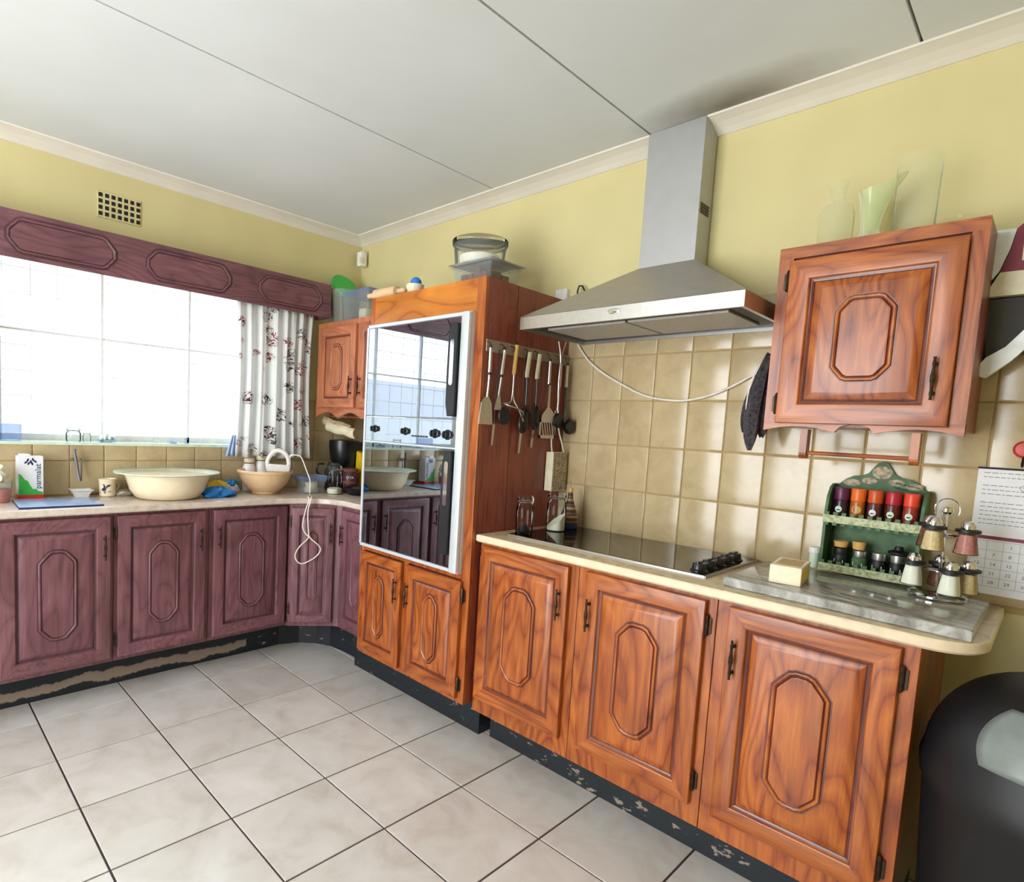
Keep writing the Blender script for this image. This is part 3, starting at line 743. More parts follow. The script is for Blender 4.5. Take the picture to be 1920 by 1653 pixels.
# upper corner cupboard
uc = thing('corner_wall_cupboard', 'salmon oak two-door wall cupboard in the corner beside the oven housing', 'cupboard', (.07, 0, 1.385))
MB().box(.062, .904, -.33, -.008, 1.392, 1.900, b=.001).build('body', 'woodU', uc)
MB().box(.062, .904, -.35, -.33, 1.392, 1.900, b=.002).build('face_frame', 'woodU', uc)
door(uc, (.108, -.35, 1.402), 0, .372, .465, WU, handle=(.345, .12), hinge='L', sw=.05, oc=(.055, .125, .035))
door(uc, (.512, -.35, 1.402), 0, .372, .465, WU, handle=(.028, .12), sw=.05, oc=(.055, .125, .035))
vs = []; N = 60
for i in range(N+1):
    u = i/N; vs.append((.062+.842*u, 1.392-.052+.034*abs(math.sin(u*PI*3.5))))
m_ = MB()
for i in range(N):
    (xa, za), (xb, zb) = vs[i], vs[i+1]
    m_.add([(xa, -.35, za), (xb, -.35, zb), (xb, -.35, 1.395), (xa, -.35, 1.395), (xa, -.334, za), (xb, -.334, zb), (xb, -.334, 1.395), (xa, -.334, 1.395)], [(0, 1, 2, 3), (4, 7, 6, 5), (0, 4, 5, 1)])
m_.build('scalloped_rail', 'woodU_h', uc, recalc=False)
#@@ITEMS
# ------------------------------------------------------------------ small helpers for items
def ST(loc, rz=0): return Vector(loc)
def jarprof(r, h, neck=.8, nh=.02): return [(r*.94, 0), (r, .006), (r, h-nh-.018), (r*.97, h-nh-.010), (r*neck, h-nh), (r*neck, h)]
def bend(o, r, cx, cy, a0):
    """bend a flat mesh (x,z in its plane) round a vertical cylinder"""
    for v in o.data.vertices:
        x, y, d = v.co.x, v.co.y, v.co.z
        a = a0+x/r; rr = r+.0006+d
        v.co = Vector((rr*math.cos(a)+cx, rr*math.sin(a)+cy, y))
    return o
def flat(poly, d=.0005):
    m_ = MB(); n = len(poly); m_.add([(x, y, d) for x, y in poly], [tuple(range(n))]); return m_
def bentprint(polys, mat, parent, r, a0, z0, name='print'):
    m_ = MB()
    for P in polys:
        n = len(P); m_.add([(x, y, 0) for x, y in P], [tuple(range(n))])
    o = m_.build(name, mat, parent, world=False, recalc=False); bend(o, r, 0, 0, a0); o.location = (0, 0, z0); return o
def benttext(body, size, mat, parent, r, a0, z0):
    o = text(body, size, mat, parent, Vector(ORG[parent.name]), (0, 0, 0)); o.location = (0, 0, z0); o.rotation_euler = (0, 0, 0)
    return bend(o, r, 0, 0, a0)
def blob(poly_fn, name, mat, parent=None, **kw): pass
def crumple(cx, cy, z0, rx, ry, rz_, seed, amp=.25, n=26, k_=14, flatb=True):
    random.seed(seed); m_ = MB(); ph = [random.uniform(0, 6.28) for _ in range(8)]; rings = []
    for j in range(k_+1):
        t = PI*j/k_; ring = []
        for i in range(n):
            a = 2*PI*i/n
            q = 1+amp*(.5*math.sin(3*a+ph[0]+2*t)+.4*math.sin(5*a+ph[1]-3*t)+.3*math.sin(8*a+ph[2]+t*5)+.2*math.sin(11*a+ph[3]))*math.sin(t)
            h = -math.cos(t)*(1+amp*.8*math.sin(2*a+ph[4])*math.sin(t)+amp*.5*math.sin(7*a+ph[5]))
            if flatb: h = max(h, -.55)
            ring.append((cx+rx*q*math.sin(t)*math.cos(a), cy+ry*q*math.sin(t)*math.sin(a), z0+rz_*(h+.55)/1.55))
        rings.append(ring)
    m_.loops(rings, [0]*k_); random.seed(7); return m_
HX, HZ = PI/2, PI/2     # text lying in a wall facing +x: rot (PI/2,0,PI/2)
CT = .9005

# ---- window side counter
t_ = thing('milk_carton', 'white and green milk carton with red foot standing against the window tiles', 'carton', (.045, -1.80, CT))
MB().box(.010, .080, -1.847, -1.753, CT+.022, 1.095, b=.002).build('carton_body', 'paper', t_)
MB().box(.009, .081, -1.848, -1.752, CT, CT+.022, b=.002).build('red_base', 'red', t_)
MB().box(.018, .07, -1.838, -1.80, 1.094, 1.104, b=.003).build('cap', 'white', t_)
for dx, P, mt in [(0, [(-1.845, .923), (-1.755, .923), (-1.755, .935), (-1.772, .938), (-1.782, .950), (-1.792, .947), (-1.803, .965), (-1.812, .985), (-1.822, .990), (-1.835, 1.012), (-1.845, 1.018)], 'green')]:
    MB().add([(.0806, a, b) for a, b in P], [tuple(range(len(P)))]).build('green_print', mt, t_, recalc=False)
lg = MB()
for (a, b, an) in [(-1.818, 1.068, .9), (-1.811, 1.078, .3), (-1.800, 1.071, 0), (-1.792, 1.080, -.3), (-1.784, 1.072, -.8), (-1.808, 1.063, .5), (-1.795, 1.062, -.2)]:
    P = [(a+.0080*math.cos(q)*math.sin(an)+.0042*math.sin(q)*math.cos(an), b+.0080*math.cos(q)*math.cos(an)-.0042*math.sin(q)*math.sin(an)) for q in [2*PI*i/8 for i in range(8)]]
    lg.add([(.0807, y, z) for y, z in P], [tuple(range(8))])
lg.build('emblem', 'inkb', t_, recalc=False)
rot_up = Matrix(((0, 0, 1), (0, -1, 0), (1, 0, 0))).to_euler()
rot_up = Matrix(((0, 0, 1), (0, -1, 0), (1, 0, 0)))
mX = Matrix(((0, 0, 1), (0, -1, 0), (1, 0, 0)))  # columns: x->(0,0,1) y->(0,-1,0) z->(1,0,0)
text('parmalat', .032, 'inkb', t_, (.0806, -1.773, 1.005), mX.to_euler())
for nm, lab, cx, cy, r, h, mt in [('tub', 'pink translucent tub at the far left edge of the window counter', .115, -1.925, .052, .055, 'pink')]:
    t_ = thing(nm, lab, 'tub', (cx, cy, CT))
    MB().lathe([(r*.8, 0), (r*.86, .004), (r, h), (r*1.03, h+.003), (r*.94, h+.002), (r*.8, .008), (0, .008)], (cx, cy, CT), 24).build('tub_wall', mt, t_, smooth=True)
    MB().lathe([(r*1.0, h), (r*1.06, h+.034), (r*1.02, h+.034), (r*.97, h)], (cx, cy, CT), 24).build('clear_rim', 'frost', t_, smooth=True)
b = crumple(.11, -1.93, .985, .045, .042, .07, 5, .4); b.build('peg_bag', 'offw', smooth=True, label='crumpled pale plastic bag in the pink tub', cat='bag')
# light-blue glass board
pa = [(.335, -1.925), (.392, -1.905), (.365, -1.575), (.120, -1.570), (.075, -1.90)]
P = [(.100, -1.872), (.375, -1.885), (.382, -1.582), (.125, -1.573)]
slab(P, CT, CT+.008, 'cutting_board', ['bluelt', 'inkb'], bev=.001, label='pale blue glass cutting board lying on the window counter', cat='board')
# enamel dish + brush
t_ = thing('soap_dish', 'small white square dish on the counter under the tap stem', 'dish', (.055, -1.60, CT))
b = MB(); rg = lambda s_, z: [(.055-s_, -1.60-s_, z), (.055+s_, -1.60-s_, z), (.055+s_, -1.60+s_, z), (.055-s_, -1.60+s_, z)]
b.loops([rg(.024, CT), rg(.028, CT+.012), rg(.036, CT+.030), rg(.044, CT+.034), rg(.044, CT+.037), rg(.034, CT+.034), rg(.026, CT+.012)], [0]*6, cap_first=True, cap_last=True); b.build('dish', 'enamelw', t_, smooth=True)
MB().lathe([(.02, .0), (.022, .006), (.012, .016), (0, .018)], (.055, -1.60, CT+.012), 16).build('scourer', 'filter', t_, smooth=True)
t_ = thing('wall_tap', 'slim grey wall tap stem with two chrome screws above the white dish', 'tap', (XW, -1.615, 1.0))
MB().tube(smooth_pts([(.012, -1.618, 1.125), (.020, -1.618, 1.10), (.024, -1.612, 1.06), (.028, -1.608, 1.02), (.04, -1.603, .975)]), .0065, 10).build('stem', 'pewter', t_, smooth=True)
MB().tube([(.014, -1.590, 1.075), (.016, -1.590, 1.03), (.03, -1.594, .975)], .003, 8).build('side_rod', 'pewter', t_, smooth=True)
for y in (-1.632, -1.589): MB().lathe([(.006, -.018), (.006, .02), (.003, .024), (0, .024)], (0, y, 1.078), 12, ax='x').build('screw', 'chrome', t_, smooth=True)
# mug
t_ = thing('enamel_mug', 'cream mug printed with a dark rooster beside the big basin', 'mug', (.048, -1.487, CT))
MB().lathe([(.033, 0), (.036, .004), (.036, .060), (.038, .078), (.041, .086), (.038, .085), (.034, .06), (.033, .006), (0, .006)], (.048, -1.487, CT), 32).build('mug_body', 'enamel', t_, smooth=True)
MB().tube(smooth_pts([(.025, -1.458, CT+.068), (.020, -1.435, CT+.060), (.022, -1.432, CT+.035), (.028, -1.455, CT+.018)]), .004, 8).build('handle', 'enamel', t_, smooth=True)
def ell(cx, cy, a, b, n=12, r=0): return [(cx+a*math.cos(t)*math.cos(r)-b*math.sin(t)*math.sin(r), cy+a*math.cos(t)*math.sin(r)+b*math.sin(t)*math.cos(r)) for t in [2*PI*i/n for i in range(n)]]
bentprint([ell(-.012, .036, .011, .008, r=.4), ell(-.010, .048, .004, .009), ell(.002, .050, .0035, .010, r=-.6), ell(.010, .053, .009, .0035, r=.5), ell(-.014, .058, .004, .003), ell(-.011, .022, .0015, .008), ell(-.006, .022, .0015, .007), ell(.012, .024, .009, .0012)], 'inkb', t_, .0368, -.32, 0, 'rooster_print')
b = crumple(.055, -1.412, CT, .030, .042, .032, 11, .15); b.build('scouring_pad', 'steel', smooth=True, label='small silver scouring pad next to the rooster mug', cat='scourer')
# basin
t_ = thing('enamel_basin', 'large cream enamel basin with pale mint rim on the window counter', 'basin', (.20, -1.255, CT))
b = MB().lathe([(.125, 0), (.135, .003), (.150, .012), (.172, .045), (.188, .100), (.197, .118), (.205, .120)], (0, 0, 0), 56, cap=True)
b.build('basin_body', 'enamel', t_, world=False, smooth=True)
b = MB().lathe([(.197, .118), (.205, .1205), (.236, .127), (.240, .1265), (.240, .130), (.234, .1305), (.205, .1255), (.192, .121), (.183, .100), (.165, .045), (.14, .012), (0, .009)], (0, 0, 0), 56)
b.build('basin_rim', 'mint', t_, world=False, smooth=True)
t_.scale = (.96, 1.0, 1.0)
# glove, wrappers
crumple(.245, -1.025, CT, .055, .080, .050, 3, .35, 34, 18).build('rubber_glove', 'blue', smooth=True, sharp=1.2, label='crumpled blue rubber glove on the counter right of the basin', cat='glove')
crumple(.135, -.985, CT, .035, .062, .068, 8, .3).build('sponge_pack', 'yellow', smooth=True, sharp=.4, label='yellow crumpled packet behind the blue glove', cat='packet')
t_ = thing('wipes_packet', 'white and blue soft packet between the glove and the stoneware bowl', 'packet', (.12, -.905, CT))
crumple(.105, -.905, CT, .032, .052, .060, 14, .25).build('packet_body', 'paper', t_, smooth=True, sharp=.5)
crumple(.105, -.892, CT+.038, .030, .036, .032, 15, .3).build('blue_flap', 'blue', t_, smooth=True, sharp=.5)
# stoneware bowl
t_ = thing('mixing_bowl', 'sand-coloured ribbed stoneware mixing bowl holding the hand mixer', 'bowl', (.185, -.735, CT))
b = MB(); n = 48
b.lathe([(.066, 0), (.070, .003), (.072, .012), (.082, .020), (.112, .050), (.132, .085), (.140, .112), (.148, .116), (.150, .126), (.147, .131), (.140, .128), (.132, .108), (.104, .05), (.06, .016), (0, .014)], (.185, -.735, CT), n)
b.build('bowl_body', 'bowl', t_, smooth=True)
# hand mixer
t_ = thing('hand_mixer', 'white electric hand mixer lying across the stoneware bowl', 'mixer', (.19, -.67, 1.02))
def mx(u, z, d): return (.205+u*.515+d*.857, -.665+u*.857-d*.515, z)
sh = [(-.062, 1.022), (.060, 1.022), (.066, 1.050), (.058, 1.062), (-.066, 1.066), (-.068, 1.040)]
b = MB(); n = len(sh); vs = [mx(u, z, d) for d in (-.022, .022) for u, z in sh]
b.add(vs, [tuple(range(n)), tuple(range(2*n-1, n-1, -1))]+[(i, i+n, (i+1) % n+n, (i+1) % n) for i in range(n)])
bm_ = b.build('motor_body', 'white', t_); md = bm_.modifiers.new('b', 'BEVEL'); md.width = .008; md.segments = 3
MB().tube(smooth_pts([mx(-.058, 1.05, 0), mx(-.060, 1.085, 0), mx(-.035, 1.125, 0), mx(-.005, 1.142, 0), mx(.030, 1.130, 0), mx(.052, 1.095, 0), mx(.055, 1.055, 0)], 4), .012, 10).build('handle', 'white', t_, smooth=True)
b = MB()
for u in (-.03, .0):
    b.tube([mx(u, 1.024, -.005), mx(u-.01, .985, -.01)], .003, 8)
    for q in range(4):
        a = q*PI/2; b.tube(smooth_pts([mx(u-.01, .985, -.01), mx(u-.012+.016*math.cos(a), .968, -.01+.016*math.sin(a)), mx(u-.014+.016*math.cos(a), .945, -.01+.016*math.sin(a)), mx(u-.015, .932, -.01)]), .0013, 5)
b.build('beater', 'chrome', t_, smooth=True)
MB().tube([mx(.058, 1.10, 0), mx(.066, 1.118, 0), mx(.080, 1.120, 0)], .006, 8).build('cord_guard', 'white', t_, smooth=True)
cd_ = [(.250, -.596, 1.120), (.284, -.580, 1.118), (.305, -.572, 1.095), (.325, -.558, 1.040), (.350, -.548, .985), (.40, -.575, .925), (.455, -.610, .912), (.480, -.634, .911), (.490, -.632, .895), (.480, -.645, .843), (.473, -.657, .756), (.481, -.643, .713), (.490, -.630, .69), (.466, -.669, .64), (.456, -.687, .596), (.462, -.677, .561), (.478, -.650, .549), (.509, -.598, .582), (.523, -.574, .62), (.518, -.582, .649), (.495, -.622, .69), (.489, -.630, .727), (.486, -.635, .829), (.494, -.624, .898), (.48, -.612, .911), (.44, -.58, .906)]
MB().tube(smooth_pts(cd_, 4), .0034, 7).build('mixer_cord', 'cordw', smooth=True, label='white mixer cord hanging in a loop over the corner worktop edge', cat='cord')
# canisters
for (x, y, z1_, lab) in [(.045, -.765, 1.085, 'ivory lidded canister behind the mixing bowl, nearer the window'), (.045, -.690, 1.10, 'ivory lidded canister behind the mixer, nearer the corner')]:
    t_ = thing('canister', lab, 'canister', (x, y, CT), 'ivory canisters behind the bowl'); h = z1_-CT
    MB().lathe([(.030, 0), (.034, .006), (.036, .08), (.034, h-.05), (.026, h-.028)], (x, y, CT), 24).build('canister_body', 'white', t_, smooth=True)
    MB().lathe([(.026, h-.028), (.026, h-.022)], (x, y, CT), 24).build('neck_band', 'brown', t_, smooth=True)
    MB().lathe([(.028, h-.022), (.029, h-.006), (.024, h), (0, h)], (x, y, CT), 24).build('lid', 'offw', t_, smooth=True)
# plastic box of the mixer
t_ = thing('plastic_box', 'open clear plastic box with flared blue rim in front of the coffee maker', 'box', (.235, -.475, CT))
b = MB(); rg = lambda a, c, z: [(.235-a*.8, -.475-c, z), (.235+a*.8, -.475-c, z), (.235+a*.8, -.475+c, z), (.235-a*.8, -.475+c, z)]
b.loops([rg(.058, .058, CT), rg(.066, .068, CT+.07), rg(.064, .066, CT+.07), rg(.056, .056, CT+.003)], [0]*3, cap_first=True, cap_last=True); b.build('box_wall', 'frost', t_)
b = MB(); b.loops([rg(.066, .068, CT+.07), rg(.092, .095, CT+.098), rg(.089, .092, CT+.100), rg(.064, .066, CT+.072)], [0]*3); b.build('flared_rim', 'frostb', t_)
MB().lathe([(.040, 0), (.044, .02), (.034, .03), (.036, .055), (0, .058)], (.235, -.470, CT+.004), 20).build('white_filling', 'powder', t_, smooth=True)
# coffee maker
t_ = thing('coffee_maker', 'black drip coffee maker under the corner wall cupboard', 'coffee maker', (.13, -.20, CT))
MB().box(.02, .215, -.30, -.05, CT, CT+.045, b=.010).build('base', 'black', t_, smooth=True)
MB().box(.035, .215, -.19, -.05, CT+.03, 1.20, b=.010).build('column', 'black', t_, smooth=True)
b = MB(); b.lathe([(.070, 0), (.085, .03), (.095, .12), (.092, .150), (.05, .155), (0, .155)], (.120, -.175, 1.055), 32); b.build('filter_housing', 'black', t_, smooth=True)
MB().lathe([(.045, 0), (.062, .015), (.066, .06), (.050, .10), (.046, .12)], (.12, -.235, CT+.046), 28, cap=False).build('carafe', 'smoke', t_, smooth=True)
MB().tube(smooth_pts([(.075, -.285, CT+.155), (.055, -.32, CT+.15), (.055, -.325, CT+.10), (.085, -.29, CT+.075)]), .007, 8).build('carafe_handle', 'black', t_, smooth=True)
# jar with white lid shape, tin, yellow packet, cup, pan
def glassjar(name, lab, x, y, z, r, h, contents, cat='jar', grp=None, clip=False):
    t_ = thing(name, lab, cat, (x, y, z), grp)
    MB().lathe([(r*.92, 0), (r, .006), (r, h*.62), (r*.96, h*.70), (r*.80, h*.78), (r*.84, h*.80), (r*.84, h*.84)], (x, y, z), 32).build('jar_glass', 'glass', t_, smooth=True)
    MB().lathe([(r*.90, h*.84), (r*.92, h*.86), (r*.92, h*.93), (r*.80, h), (0, h)], (x, y, z), 32).build('lid', 'glass', t_, smooth=True)
    MB().tube([(x+r*.87*math.cos(a), y+r*.87*math.sin(a), z+h*.84) for a in [2*PI*i/24 for i in range(24)]], .0018, 6, closed=True).build('clip_ring', 'steel', t_, smooth=True)
    if clip: MB().tube(smooth_pts([(x+r*.87, y, z+h*.84), (x+r*1.05, y-.004, z+h*.80), (x+r*1.2, y-.004, z+h*.90), (x+r*1.1, y-.002, z+h*.98)]), .0017, 6).build('clip', 'steel', t_, smooth=True)
    if contents: MB().lathe(contents[1], (x, y, z+.003), 24).build('contents', contents[0], t_, smooth=True)
    return t_
glassjar('clip_jar', 'clear glass jar with a white scoop of powder in front of the coffee maker', .335, -.375, CT, .046, .165, ('powder', [(.040, 0), (.043, .008), (.042, .028), (.03, .034), (0, .035)]))
t_ = thing('coffee_tin', 'dark maroon coffee tin with white lettering beside the glass jar', 'tin', (.300, -.245, CT))
MB().lathe([(.043, 0), (.045, .003), (.045, .125), (.043, .128)], (.300, -.245, CT), 32).build('tin_body', 'tinm', t_, smooth=True)
MB().lathe([(.046, .126), (.047, .132), (.046, .142), (.042, .145), (0, .145)], (.300, -.245, CT), 32).build('lid', 'brown', t_, smooth=True)
benttext('OYA', .022, 'white', t_, .0455, -.62, .092)
MB().lathe([(.0455, .055), (.0457, .056), (.0457, .070), (.0455, .071)], (.300, -.245, CT), 32, cap=False).build('label_band', 'brown', t_, smooth=True)
t_ = thing('yellow_bag', 'tall folded yellow paper bag behind the coffee tin', 'bag', (.28, -.15, CT))
b = MB(); b.loops([[(.235, -.165, CT), (.325, -.185, CT), (.330, -.135, CT), (.24, -.120, CT)], [(.230, -.160, CT+.12), (.318, -.180, CT+.12), (.322, -.135, CT+.12), (.235, -.12, CT+.12)], [(.222, -.150, 1.145), (.285, -.165, 1.135), (.290, -.145, 1.138), (.228, -.130, 1.148)]], [0, 0], cap_first=True, cap_last=True); b.build('bag_body', 'yellow', t_)
t_ = thing('pink_cup', 'pale pink cup next to the oven housing on the corner worktop', 'cup', (.385, -.13, CT))
MB().lathe([(.030, 0), (.036, .02), (.044, .09), (.046, .115), (.043, .115), (.033, .02), (0, .012)], (.385, -.13, CT), 28).build('cup_body', 'pink', t_, smooth=True)
t_ = thing('dark_dish', 'low dark blue-black dish on the corner worktop against the oven housing', 'dish', (.40, -.26, CT))
MB().lathe([(.055, 0), (.062, .004), (.085, .040), (.087, .044), (.083, .043), (.058, .008), (0, .006)], (.42, -.265, CT), 32).build('dish_body', 'blackm', t_, smooth=True)
MB().lathe([(.05, .006), (.06, .03), (.03, .045), (0, .048)], (.42, -.265, CT), 14).build('dark_contents', 'cloth', t_, smooth=True)
# folded cloths hanging under the corner cupboard
t_ = thing('folded_cloth', 'cream folded dishcloths hanging on the rail under the corner cupboard', 'dishcloth', (.15, -.25, 1.25))
NU, NV = 40, 10
for q, (xa, xb, za, zb, dy) in enumerate([(.0, .30, 1.345, 1.300, 0), (.06, .36, 1.315, 1.262, -.012)]):
    vs = []; fs = []
    for j in range(NV+1):
        for i in range(NU+1):
            u, v = i/NU, j/NV
            vs.append((xa+(xb-xa)*u, -.25+dy-.012*math.sin(PI*v)+.002*math.sin(u*15+q+v*4), (za-(za-zb)*v)-.045*u*(1 if q == 0 else .7)+.003*math.sin(u*11+q)))
    for j in range(NV):
        for i in range(NU): a = j*(NU+1)+i; fs.append((a, a+1, a+NU+2, a+NU+1))
    o = MB().add(vs, fs).build('cloth_fold', 'clothw' if q == 0 else 'offw', t_, recalc=False, smooth=True, sharp=3); md = o.modifiers.new('s', 'SOLIDIFY'); md.thickness = .008
MB().tube([(.02, -.225, 1.352), (.40, -.225, 1.352)], .006, 8).build('rod', 'woodU', t_, smooth=True)
for x in (.03, .39): MB().box(x-.006, x+.006, -.235, -.215, 1.345, 1.393).build('rod_bracket', 'woodU', t_)
# blue cloth hanging below the curtain
vs = []; fs = []
for j in range(9):
    for i in range(13):
        u, v = i/12, j/8; w_ = .045*(.35+.65*v)
        vs.append((.035+.008*math.sin(u*16)*(.4+.6*v), -.862+(u-.5)*w_*1.6+.012*(1-v), 1.215-.115*v-(.014*abs(u-.5) if v > .9 else 0)))
for j in range(8):
    for i in range(12): a = j*13+i; fs.append((a, a+1, a+14, a+13))
o = MB().add(vs, fs).build('blue_cloth', 'bluelt', recalc=False, smooth=True, sharp=3, label='light blue cloth hanging at the lower left corner of the curtain', cat='cloth'); md = o.modifiers.new('s', 'SOLIDIFY'); md.thickness = .003

# ---- window sill
SX = -.075; SZ = WZ0+.0005
t_ = thing('sill_tub', 'frosted lidded box at the left end of the window sill', 'tub', (SX, -1.87, SZ))
MB().box(SX-.035, SX+.035, -1.925, -1.815, SZ, SZ+.075, b=.006).build('tub_wall', 'frostb', t_, smooth=True)
MB().box(SX-.038, SX+.038, -1.928, -1.812, SZ+.075, SZ+.083, b=.003).build('lid', 'frost', t_, smooth=True)
glassjar('sill_jar', 'small clear jar on the sill above the tap stem', SX, -1.605, SZ, .032, .062, None)
glassjar('sill_jar', 'tiny clear jar on the sill next to the jar above the tap', SX, -1.548, SZ, .018, .045, None)
t_ = thing('sill_plant', 'low pale succulent dish on the window sill above the mug', 'plant', (SX, -1.461, SZ))
MB().lathe([(.035, 0), (.042, .010), (.040, .012), (0, .012)], (SX, -1.461, SZ), 20).build('saucer', 'frostb', t_, smooth=True)
for i in range(12):
    a = i*2.4; r = .030*math.sqrt((i+.5)/12)
    MB().lathe([(.002, 0), (.008, .006), (.009, .018), (.003, .032-r*.4), (0, .034-r*.4)], (SX+r*math.cos(a), -1.461+r*math.sin(a), SZ+.010), 7).build('leaf', 'mint', t_, smooth=True)
t_ = thing('sill_figurine', 'small pale figurine on the window sill above the basin', 'figurine', (SX, -1.226, SZ))
MB().lathe([(.014, 0), (.016, .004), (.008, .012), (.012, .028), (.008, .040), (.009, .048), (0, .054)], (SX, -1.226, SZ), 16).build('figure', 'frost', t_, smooth=True)
t_ = thing('sill_dish', 'small flat glass dish on the window sill right of the figurine', 'dish', (SX, -1.138, SZ))
MB().lathe([(.025, 0), (.034, .008), (.032, .010), (0, .006)], (SX, -1.138, SZ), 20).build('dish_body', 'frostb', t_, smooth=True)
MB().lathe([(.012, .006), (.014, .02), (.006, .03), (0, .031)], (SX, -1.138, SZ), 14).build('knob', 'frost', t_, smooth=True)
MB().lathe([(.009, 0), (.003, .006), (.003, .016), (.010, .028), (.008, .028), (0, .014)], (SX, -1.074, SZ), 14).build('egg_cup', 'frostb', smooth=True, label='tiny stemmed cup on the window sill, rightmost of the sill ornaments', cat='cup')

# ---- on top of the corner cupboard and the oven housing
t_ = thing('clear_tub', 'tall cloudy plastic tub holding a green lid on the corner cupboard', 'tub', (.115, -.21, 1.9005))
MB().lathe([(.072, 0), (.076, .004), (.096, .205), (.100, .208), (.100, .214), (.094, .212), (.074, .008), (0, .006)], (.110, -.20, 1.9005), 32).build('tub_wall', 'frost', t_, smooth=True)
b = MB(); P = ell(0, 0, .085, .085, 24); tl_ = Matrix.Rotation(.95, 3, 'Y')
vs = [tl_ @ Vector((x, y, d)) + Vector((.095, -.20, 2.150)) for d in (-.008, .008) for x, y in P]; n = 24
b.add(vs, [tuple(range(n)), tuple(range(2*n-1, n-1, -1))]+[(i, i+n, (i+1) % n+n, (i+1) % n) for i in range(n)])
b.build('green_lid', 'green', smooth=True, label='bright green round lid sticking out of the cloudy tub', cat='lid')
t_ = thing('storage_box', 'cloudy storage box with blue lid between the tub and the oven housing', 'box', (.35, -.20, 1.9005))
b = MB(); rg = lambda a, c, z: [(.345-a, -.20-c, z), (.345+a, -.20-c, z), (.345+a, -.20+c, z), (.345-a, -.20+c, z)]
b.loops([rg(.115, .075, 1.9005), rg(.130, .088, 2.055), rg(.128, .086, 2.055), rg(.113, .073, 1.904)], [0]*3, cap_first=True, cap_last=True); b.build('box_wall', 'frost', t_)
MB().box(.210, .480, -.293, -.107, 2.056, 2.082, b=.005).build('lid', 'frostb', t_, smooth=True)
MB().box(.33, .40, -.25, -.15, 1.905, 1.98, b=.004).build('packed_content', 'offw', t_)
TZ = 1.9112
t_ = thing('rolling_pin', 'wooden rolling pin lying on top of the oven housing', 'rolling pin', (.95, -.525, TZ))
MB().lathe([(.0, -.135), (.012, -.13), (.012, -.085), (.008, -.08), (.026, -.075), (.028, 0), (.026, .075), (.008, .08), (.012, .085), (.012, .13), (0, .135)], (0, 0, 0), 20, ax='x').build('pin', 'bowl', t_, world=False, smooth=True, loc=(0, 0, .029))
t_.rotation_euler = (0, 0, .06)
t_ = thing('sugar_bowl', 'small white bowl with blue knob on top of the oven housing', 'bowl', (1.13, -.50, TZ))
MB().lathe([(.020, 0), (.022, .004), (.040, .030), (.041, .048), (.037, .046), (.02, .01), (0, .008)], (1.13, -.50, TZ), 24).build('bowl_body', 'enamel', t_, smooth=True)
MB().lathe([(.018, .036), (.026, .050), (.024, .068), (.012, .080), (0, .082)], (1.135, -.50, TZ), 16).build('blue_knob', 'blue', t_, smooth=True)
t_ = thing('cake_box', 'rectangular clear box of brown rusks with wide white lid on the oven housing', 'box', (1.40, -.31, TZ))
b = MB(); rg = lambda a, c, z: [(1.395-a, -.31-c, z), (1.395+a, -.31-c, z), (1.395+a, -.31+c, z), (1.395-a, -.31+c, z)]
b.loops([rg(.095, .080, TZ), rg(.118, .100, 2.030), rg(.116, .098, 2.030), rg(.093, .078, TZ+.003)], [0]*3, cap_first=True, cap_last=True); b.build('box_wall', 'frost', t_)
MB().box(1.262, 1.528, -.425, -.195, 2.030, 2.042, b=.003).build('lid', 'frost', t_, smooth=True)
MB().box(1.272, 1.518, -.415, -.205, 2.0415, 2.046, b=.002).build('lid_panel', 'white', t_)
random.seed(4)
for i in range(4):
    for j in range(3):
        x = 1.335+i*.040; y = -.372+j*.052
        MB().box(x-.017, x+.017, y-.024, y+.024, TZ+.004, TZ+.080+random.uniform(0, .032), b=.006).build('rusk', 'choc', t_, smooth=True)
random.seed(7)
t_ = thing('round_container', 'round clear lidded cake container standing on the white box lid', 'container', (1.36, -.32, 2.0462))
MB().lathe([(.105, 0), (.110, .004), (.118, .085), (.122, .088)], (1.355, -.32, 2.0464), 48).build('container_wall', 'frost', t_, smooth=True)
MB().lathe([(.124, .088), (.126, .096), (.126, .106), (.118, .110), (0, .111)], (1.355, -.32, 2.0464), 48).build('lid', 'glass', t_, smooth=True)
MB().lathe([(.085, .004), (.090, .04), (.05, .048), (0, .05)], (1.355, -.32, 2.0464), 32).build('cake', 'powder', t_, smooth=True)

# ---- utensil rail
PX = 1.650
rl = thing('utensil_rail', 'pale beige rail with hooks on the red-brown side of the oven housing', 'rail', (PX, -.29, 1.65))
MB().box(PX, PX+.006, -.562, -.012, 1.626, 1.672, b=.001).build('strip', 'railm', rl)
def rod(pts, r, name, mat, par, n=8): return MB().tube(smooth_pts(pts), r, n).build(name, mat, par, smooth=True)
ux = PX+.026
for y in (-.562, -.486, -.418, -.335, -.268, -.185, -.120, -.060):
    MB().tube(smooth_pts([(PX+.006, y, 1.662), (PX+.020, y, 1.658), (PX+.026, y, 1.650), (PX+.020, y, 1.640)]), .002, 6).build('hook', 'brass', rl, smooth=True)
def uthing(nm, lab, y): return thing(nm, lab, 'utensil', (ux, y, 1.645), 'kitchen tools on the rail')
def uhandle(t_, y, z0, z1, mat, r=.007, lean=0):
    MB().tube(smooth_pts([(ux, y, z1), (ux, y, z1-.012), (ux, y+lean*.5, (z0+z1)/2), (ux, y+lean, z0+.006), (ux, y+lean, z0)]), r, 10).build('handle', mat, t_, smooth=True)
    MB().tube([(ux, y+.006*math.cos(a), z1+.006+.006*math.sin(a)) for a in [2*PI*i/10 for i in range(10)]], .0018, 5, closed=True).build('hanging_loop', 'blackm', t_, smooth=True)
